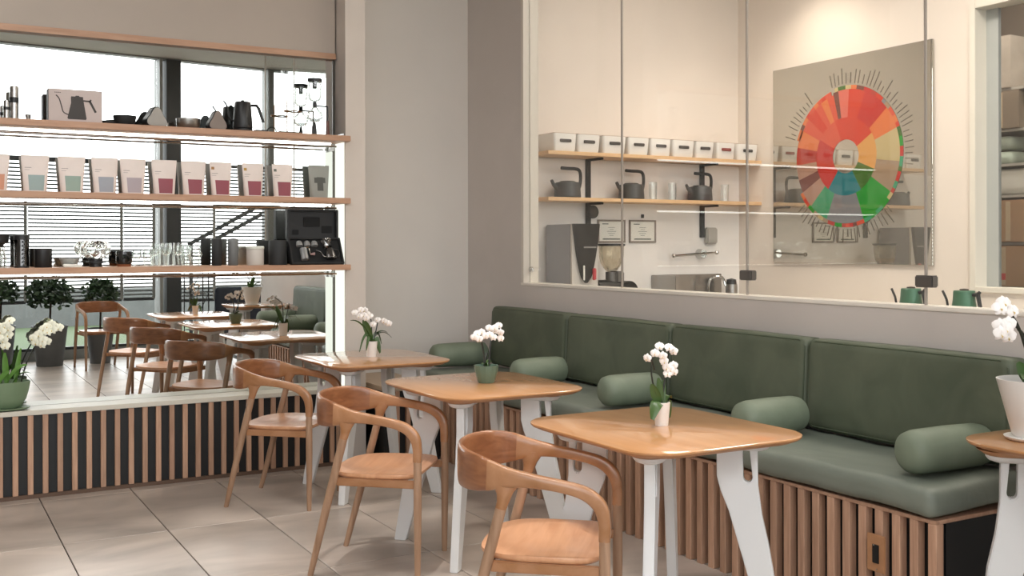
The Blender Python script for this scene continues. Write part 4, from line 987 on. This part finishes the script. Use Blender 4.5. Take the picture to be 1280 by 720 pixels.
for a0, a1, k in ((-62, -50, 'coral'), (-50, -38, 'red'), (-38, -30, 'coral'), (-30, -22, 'orange'), (-22, -14, 'coral'), (-14, -8, 'maroon'), (-8, 4, 'pink'), (4, 22, 'red'), (22, 50, 'red2'), (50, 70, 'orange'), (70, 98, 'sand'), (98, 124, 'taupe'), (124, 160, 'green'), (160, 202, 'slate'), (202, 224, 'jade'), (224, 240, 'brown'), (240, 252, 'maroon'), (252, 266, 'brown'), (266, 282, 'crimson'), (282, 298, 'orange')): sector(.30, .515 if a0 >= -20 else .50, a0, a1, k)
ks_ = ['red2', 'maroon', 'dkgreen', 'red', 'crimson', 'maroon', 'green', 'coral', 'taupe', 'sand', 'orange', 'slate', 'jade']
rnd = random.Random(3); a = -12
while a < 240:
    d = rnd.choice((4, 6, 8)); sector(.515, .545, a, a + d, rnd.choice(ks_)); a += d
a = -72
while a < -20:
    d = rnd.choice((5, 7)); sector(.50, .535, a, a + d, rnd.choice(['red', 'maroon', 'orange', 'coral'])); a += d
wz.build('colour_wheel', [WC[k] for k in keys], bd, angle=80)
tk = MB()
for a0, a1 in ((-72, -38), (-14, 100), (135, 232)):
    a = a0
    while a < a1:
        r0 = .56; r1 = .56 + rnd.uniform(.05, .13); w = .003; q = R(a)
        c, s_ = cos(q), sin(q)
        V = [(-.002, wc_y - (r * s_ + o * c), wc_z + r * c - o * s_) for r, o in ((r0, -w), (r1, -w), (r1, w), (r0, w))]
        tk.add(V, [(0, 1, 2, 3)]); a += rnd.choice((3.4, 3.8, 4.4))
tk.build('wheel_lettering', mat('wheel_ink', '#6f675b', .6), bd)
# storeroom goods
rk2 = prop('storage_rack', (7.3, 5.15, 0), 'open rack in the storeroom behind the right edge window', 'rack')
for z in (1.06, 1.40, 1.76, 2.0, 2.265, 2.58): MB().box(0, .5, -.75, .55, z, z + .02).build('shelf', mat('rack_steel', '#b5afa6', .5, .2), rk2)
for y in (-.73, .53):
    for x in (.01, .47): MB().box(x, x + .03, y, y + .02, 0, 3.2).build('upright', mat('rack_dark', '#5b5148', .6), rk2)
for y0, y1, z0, z1, lab, m_ in ((4.96, 5.40, 1.08, 1.39, 'cardboard box with a red sticker on the lowest visible rack shelf', card_m), (4.90, 5.38, 1.42, 1.74, 'plain cardboard box below the white roll in the storeroom', card_m), (5.12, 5.38, 2.60, 3.0, 'crumpled pale box on the top rack shelf', mat('pale_box', '#a89c90', .8, noise=.15, nscale=5)), (5.05, 5.36, 2.286, 2.575, 'tall dull carton standing in the dark part of the rack', mat('dull_carton', '#80705f', .8, noise=.1))):
    t = prop('carton', (7.28, (y0 + y1) / 2, z0), lab, 'box', 'cartons in the storeroom')
    MB().box(0, .45, (y0 - y1) / 2, (y1 - y0) / 2, 0, z1 - z0).build('box', m_, t, .004)
    MB().box(-.003, -.001, -.02, .02, 0.01, z1 - z0 - .01).build('tape', mat('tape', '#c2ab8d', .4), t)
    if 'red' in lab: MB().box(-.004, -.003, -.02, .12, .05, .10).build('sticker', mat('sticker_red', '#c94b48', .5), t)
for y, z, l, m_, lab in ((5.16, 1.885, .44, mat('white_roll', '#d9d4ca', .7, noise=.05), 'thick white rolled bundle in the storeroom'), (5.27, 2.072, .26, mat('mint_pack', '#b9c4b6', .6, noise=.08), 'pale green soft pack under another in the storeroom'), (5.27, 2.19, .24, mat('mint_pack', '#b9c4b6', .6), 'pale green soft pack on top of another in the storeroom')):
    t = prop('soft_bundle', (7.53, y, z), lab, 'bundle'); MB().soft((0, 0, 0), (.4, l, .2 if l > .3 else .10), .045, puff=.02, wr=.004).build('wrap', m_, t)

# ------------------------------------------------------------------ lamps
def downlight(x, y, e, colr, name='ceiling_spotlight', lab='', size=R(80), blend=.5, rad=.05, z=ZC):
    t = prop(name, (x, y, z), lab, 'light', 'recessed ceiling spotlights')
    rev(t, 'trim', [(.05, -.001), (.06, -.006), (.065, 0.0)], pot_w, cap0=False)
    rev(t, 'lens', [(.05, -.002), (.001, -.003)], emis('lens_' + lab[:12] + str(round(x, 1)) + str(round(y, 1)), '#fff1dd', 8), cap0=False)
    l = light('SPOT', 'spot_lamp', (x, y, z - .03), e, colr, (0, 0, 0), spot_size=size, spot_blend=blend, shadow_soft_size=rad)
    l.parent = t; l.location = (0, 0, -.03)
    return t
warm = (1, .87, .72); neut = (1, .955, .915)
for i, (x, y, e) in enumerate(((1.45, 4.1, 180), (1.7, 2.6, 155), (.3, 4.0, 190), (2.6, 3.4, 60), (2.5, 4.9, 60), (-.6, 1.6, 70), (1.2, 1.2, 70))):
    downlight(x, y, e, neut, lab=['recessed spotlight above the middle chair', 'recessed spotlight above the nearest chair', 'recessed spotlight over the open floor', 'recessed spotlight above the nearest table edge', 'recessed spotlight near the bench corner', 'recessed spotlight over the left floor', 'recessed spotlight near the window wall'][i], size=R(44), blend=.3)
for i, (x, y, e) in enumerate(((5.72, 6.0, 90), (5.5, 4.2, 45), (4.7, 5.0, 25), (4.6, 3.2, 40))):
    downlight(x, y, e, warm, lab=['recessed kitchen spotlight above the wheel board', 'recessed kitchen spotlight above the green kettles', 'recessed kitchen spotlight above the counter', 'recessed kitchen spotlight over the near kitchen floor'][i], size=R(110), blend=1)
def panel(x, y, sx, sy, e, colr, lab):  # unseen panels added as soft fill to lift the ambient light
    t = prop('fill_panel', (x, y, ZC), lab, 'light', 'added fill light panels')
    MB().box(-sx / 2 - .02, sx / 2 + .02, -sy / 2 - .02, sy / 2 + .02, -.03, 0).build('housing', pot_w, t, .003)
    l = light('AREA', 'fill_lamp', (0, 0, -.035), e, colr, shape='RECTANGLE', size=sx, size_y=sy); l.parent = t
panel(0, 4.2, .6, 1.8, 30, (1, .98, .96), 'added unseen fill light panel over the open floor')
panel(1.4, 1.6, .6, 1.8, 30, (1, .96, .92), 'added unseen fill light panel over the near tables')
panel(6.85, 4.6, .4, 1.0, 45, (1, .93, .86), 'added unseen fill light panel in the storeroom')
panel(4.9, 2.6, .6, 1.8, 80, (1, .9, .8), 'added unseen fill light panel in the near part of the kitchen')
panel(4.9, 5.0, .6, 1.8, 45, (1, .9, .8), 'added unseen fill light panel in the kitchen')

# every thing's empty sits at the base of the thing
def rebase(o):
    ch = [c for c in bpy.data.objects if c.parent == o and c.type == 'MESH']
    if not ch: return
    Mo = Matrix.LocRotScale(o.location, o.rotation_euler, None); P = []
    for c in ch:
        Mc = Mo @ Matrix.LocRotScale(c.location, c.rotation_euler, None)
        P += [Mc @ Vector(b) for b in c.bound_box]
    lo = [min(p[i] for p in P) for i in range(3)]; hi = [max(p[i] for p in P) for i in range(3)]
    if all(lo[i] - .02 <= o.location[i] <= hi[i] + .02 for i in (0, 1, 2)): return
    new = Vector(((lo[0] + hi[0]) / 2, (lo[1] + hi[1]) / 2, lo[2]))
    d = o.rotation_euler.to_matrix().inverted() @ (o.location - new)
    for c in [c for c in bpy.data.objects if c.parent == o]: c.location = c.location + d
    o.location = new
for o in [o for o in COL.objects if o.parent is None and o.type == 'EMPTY' and o.name != 'floor']: rebase(o)
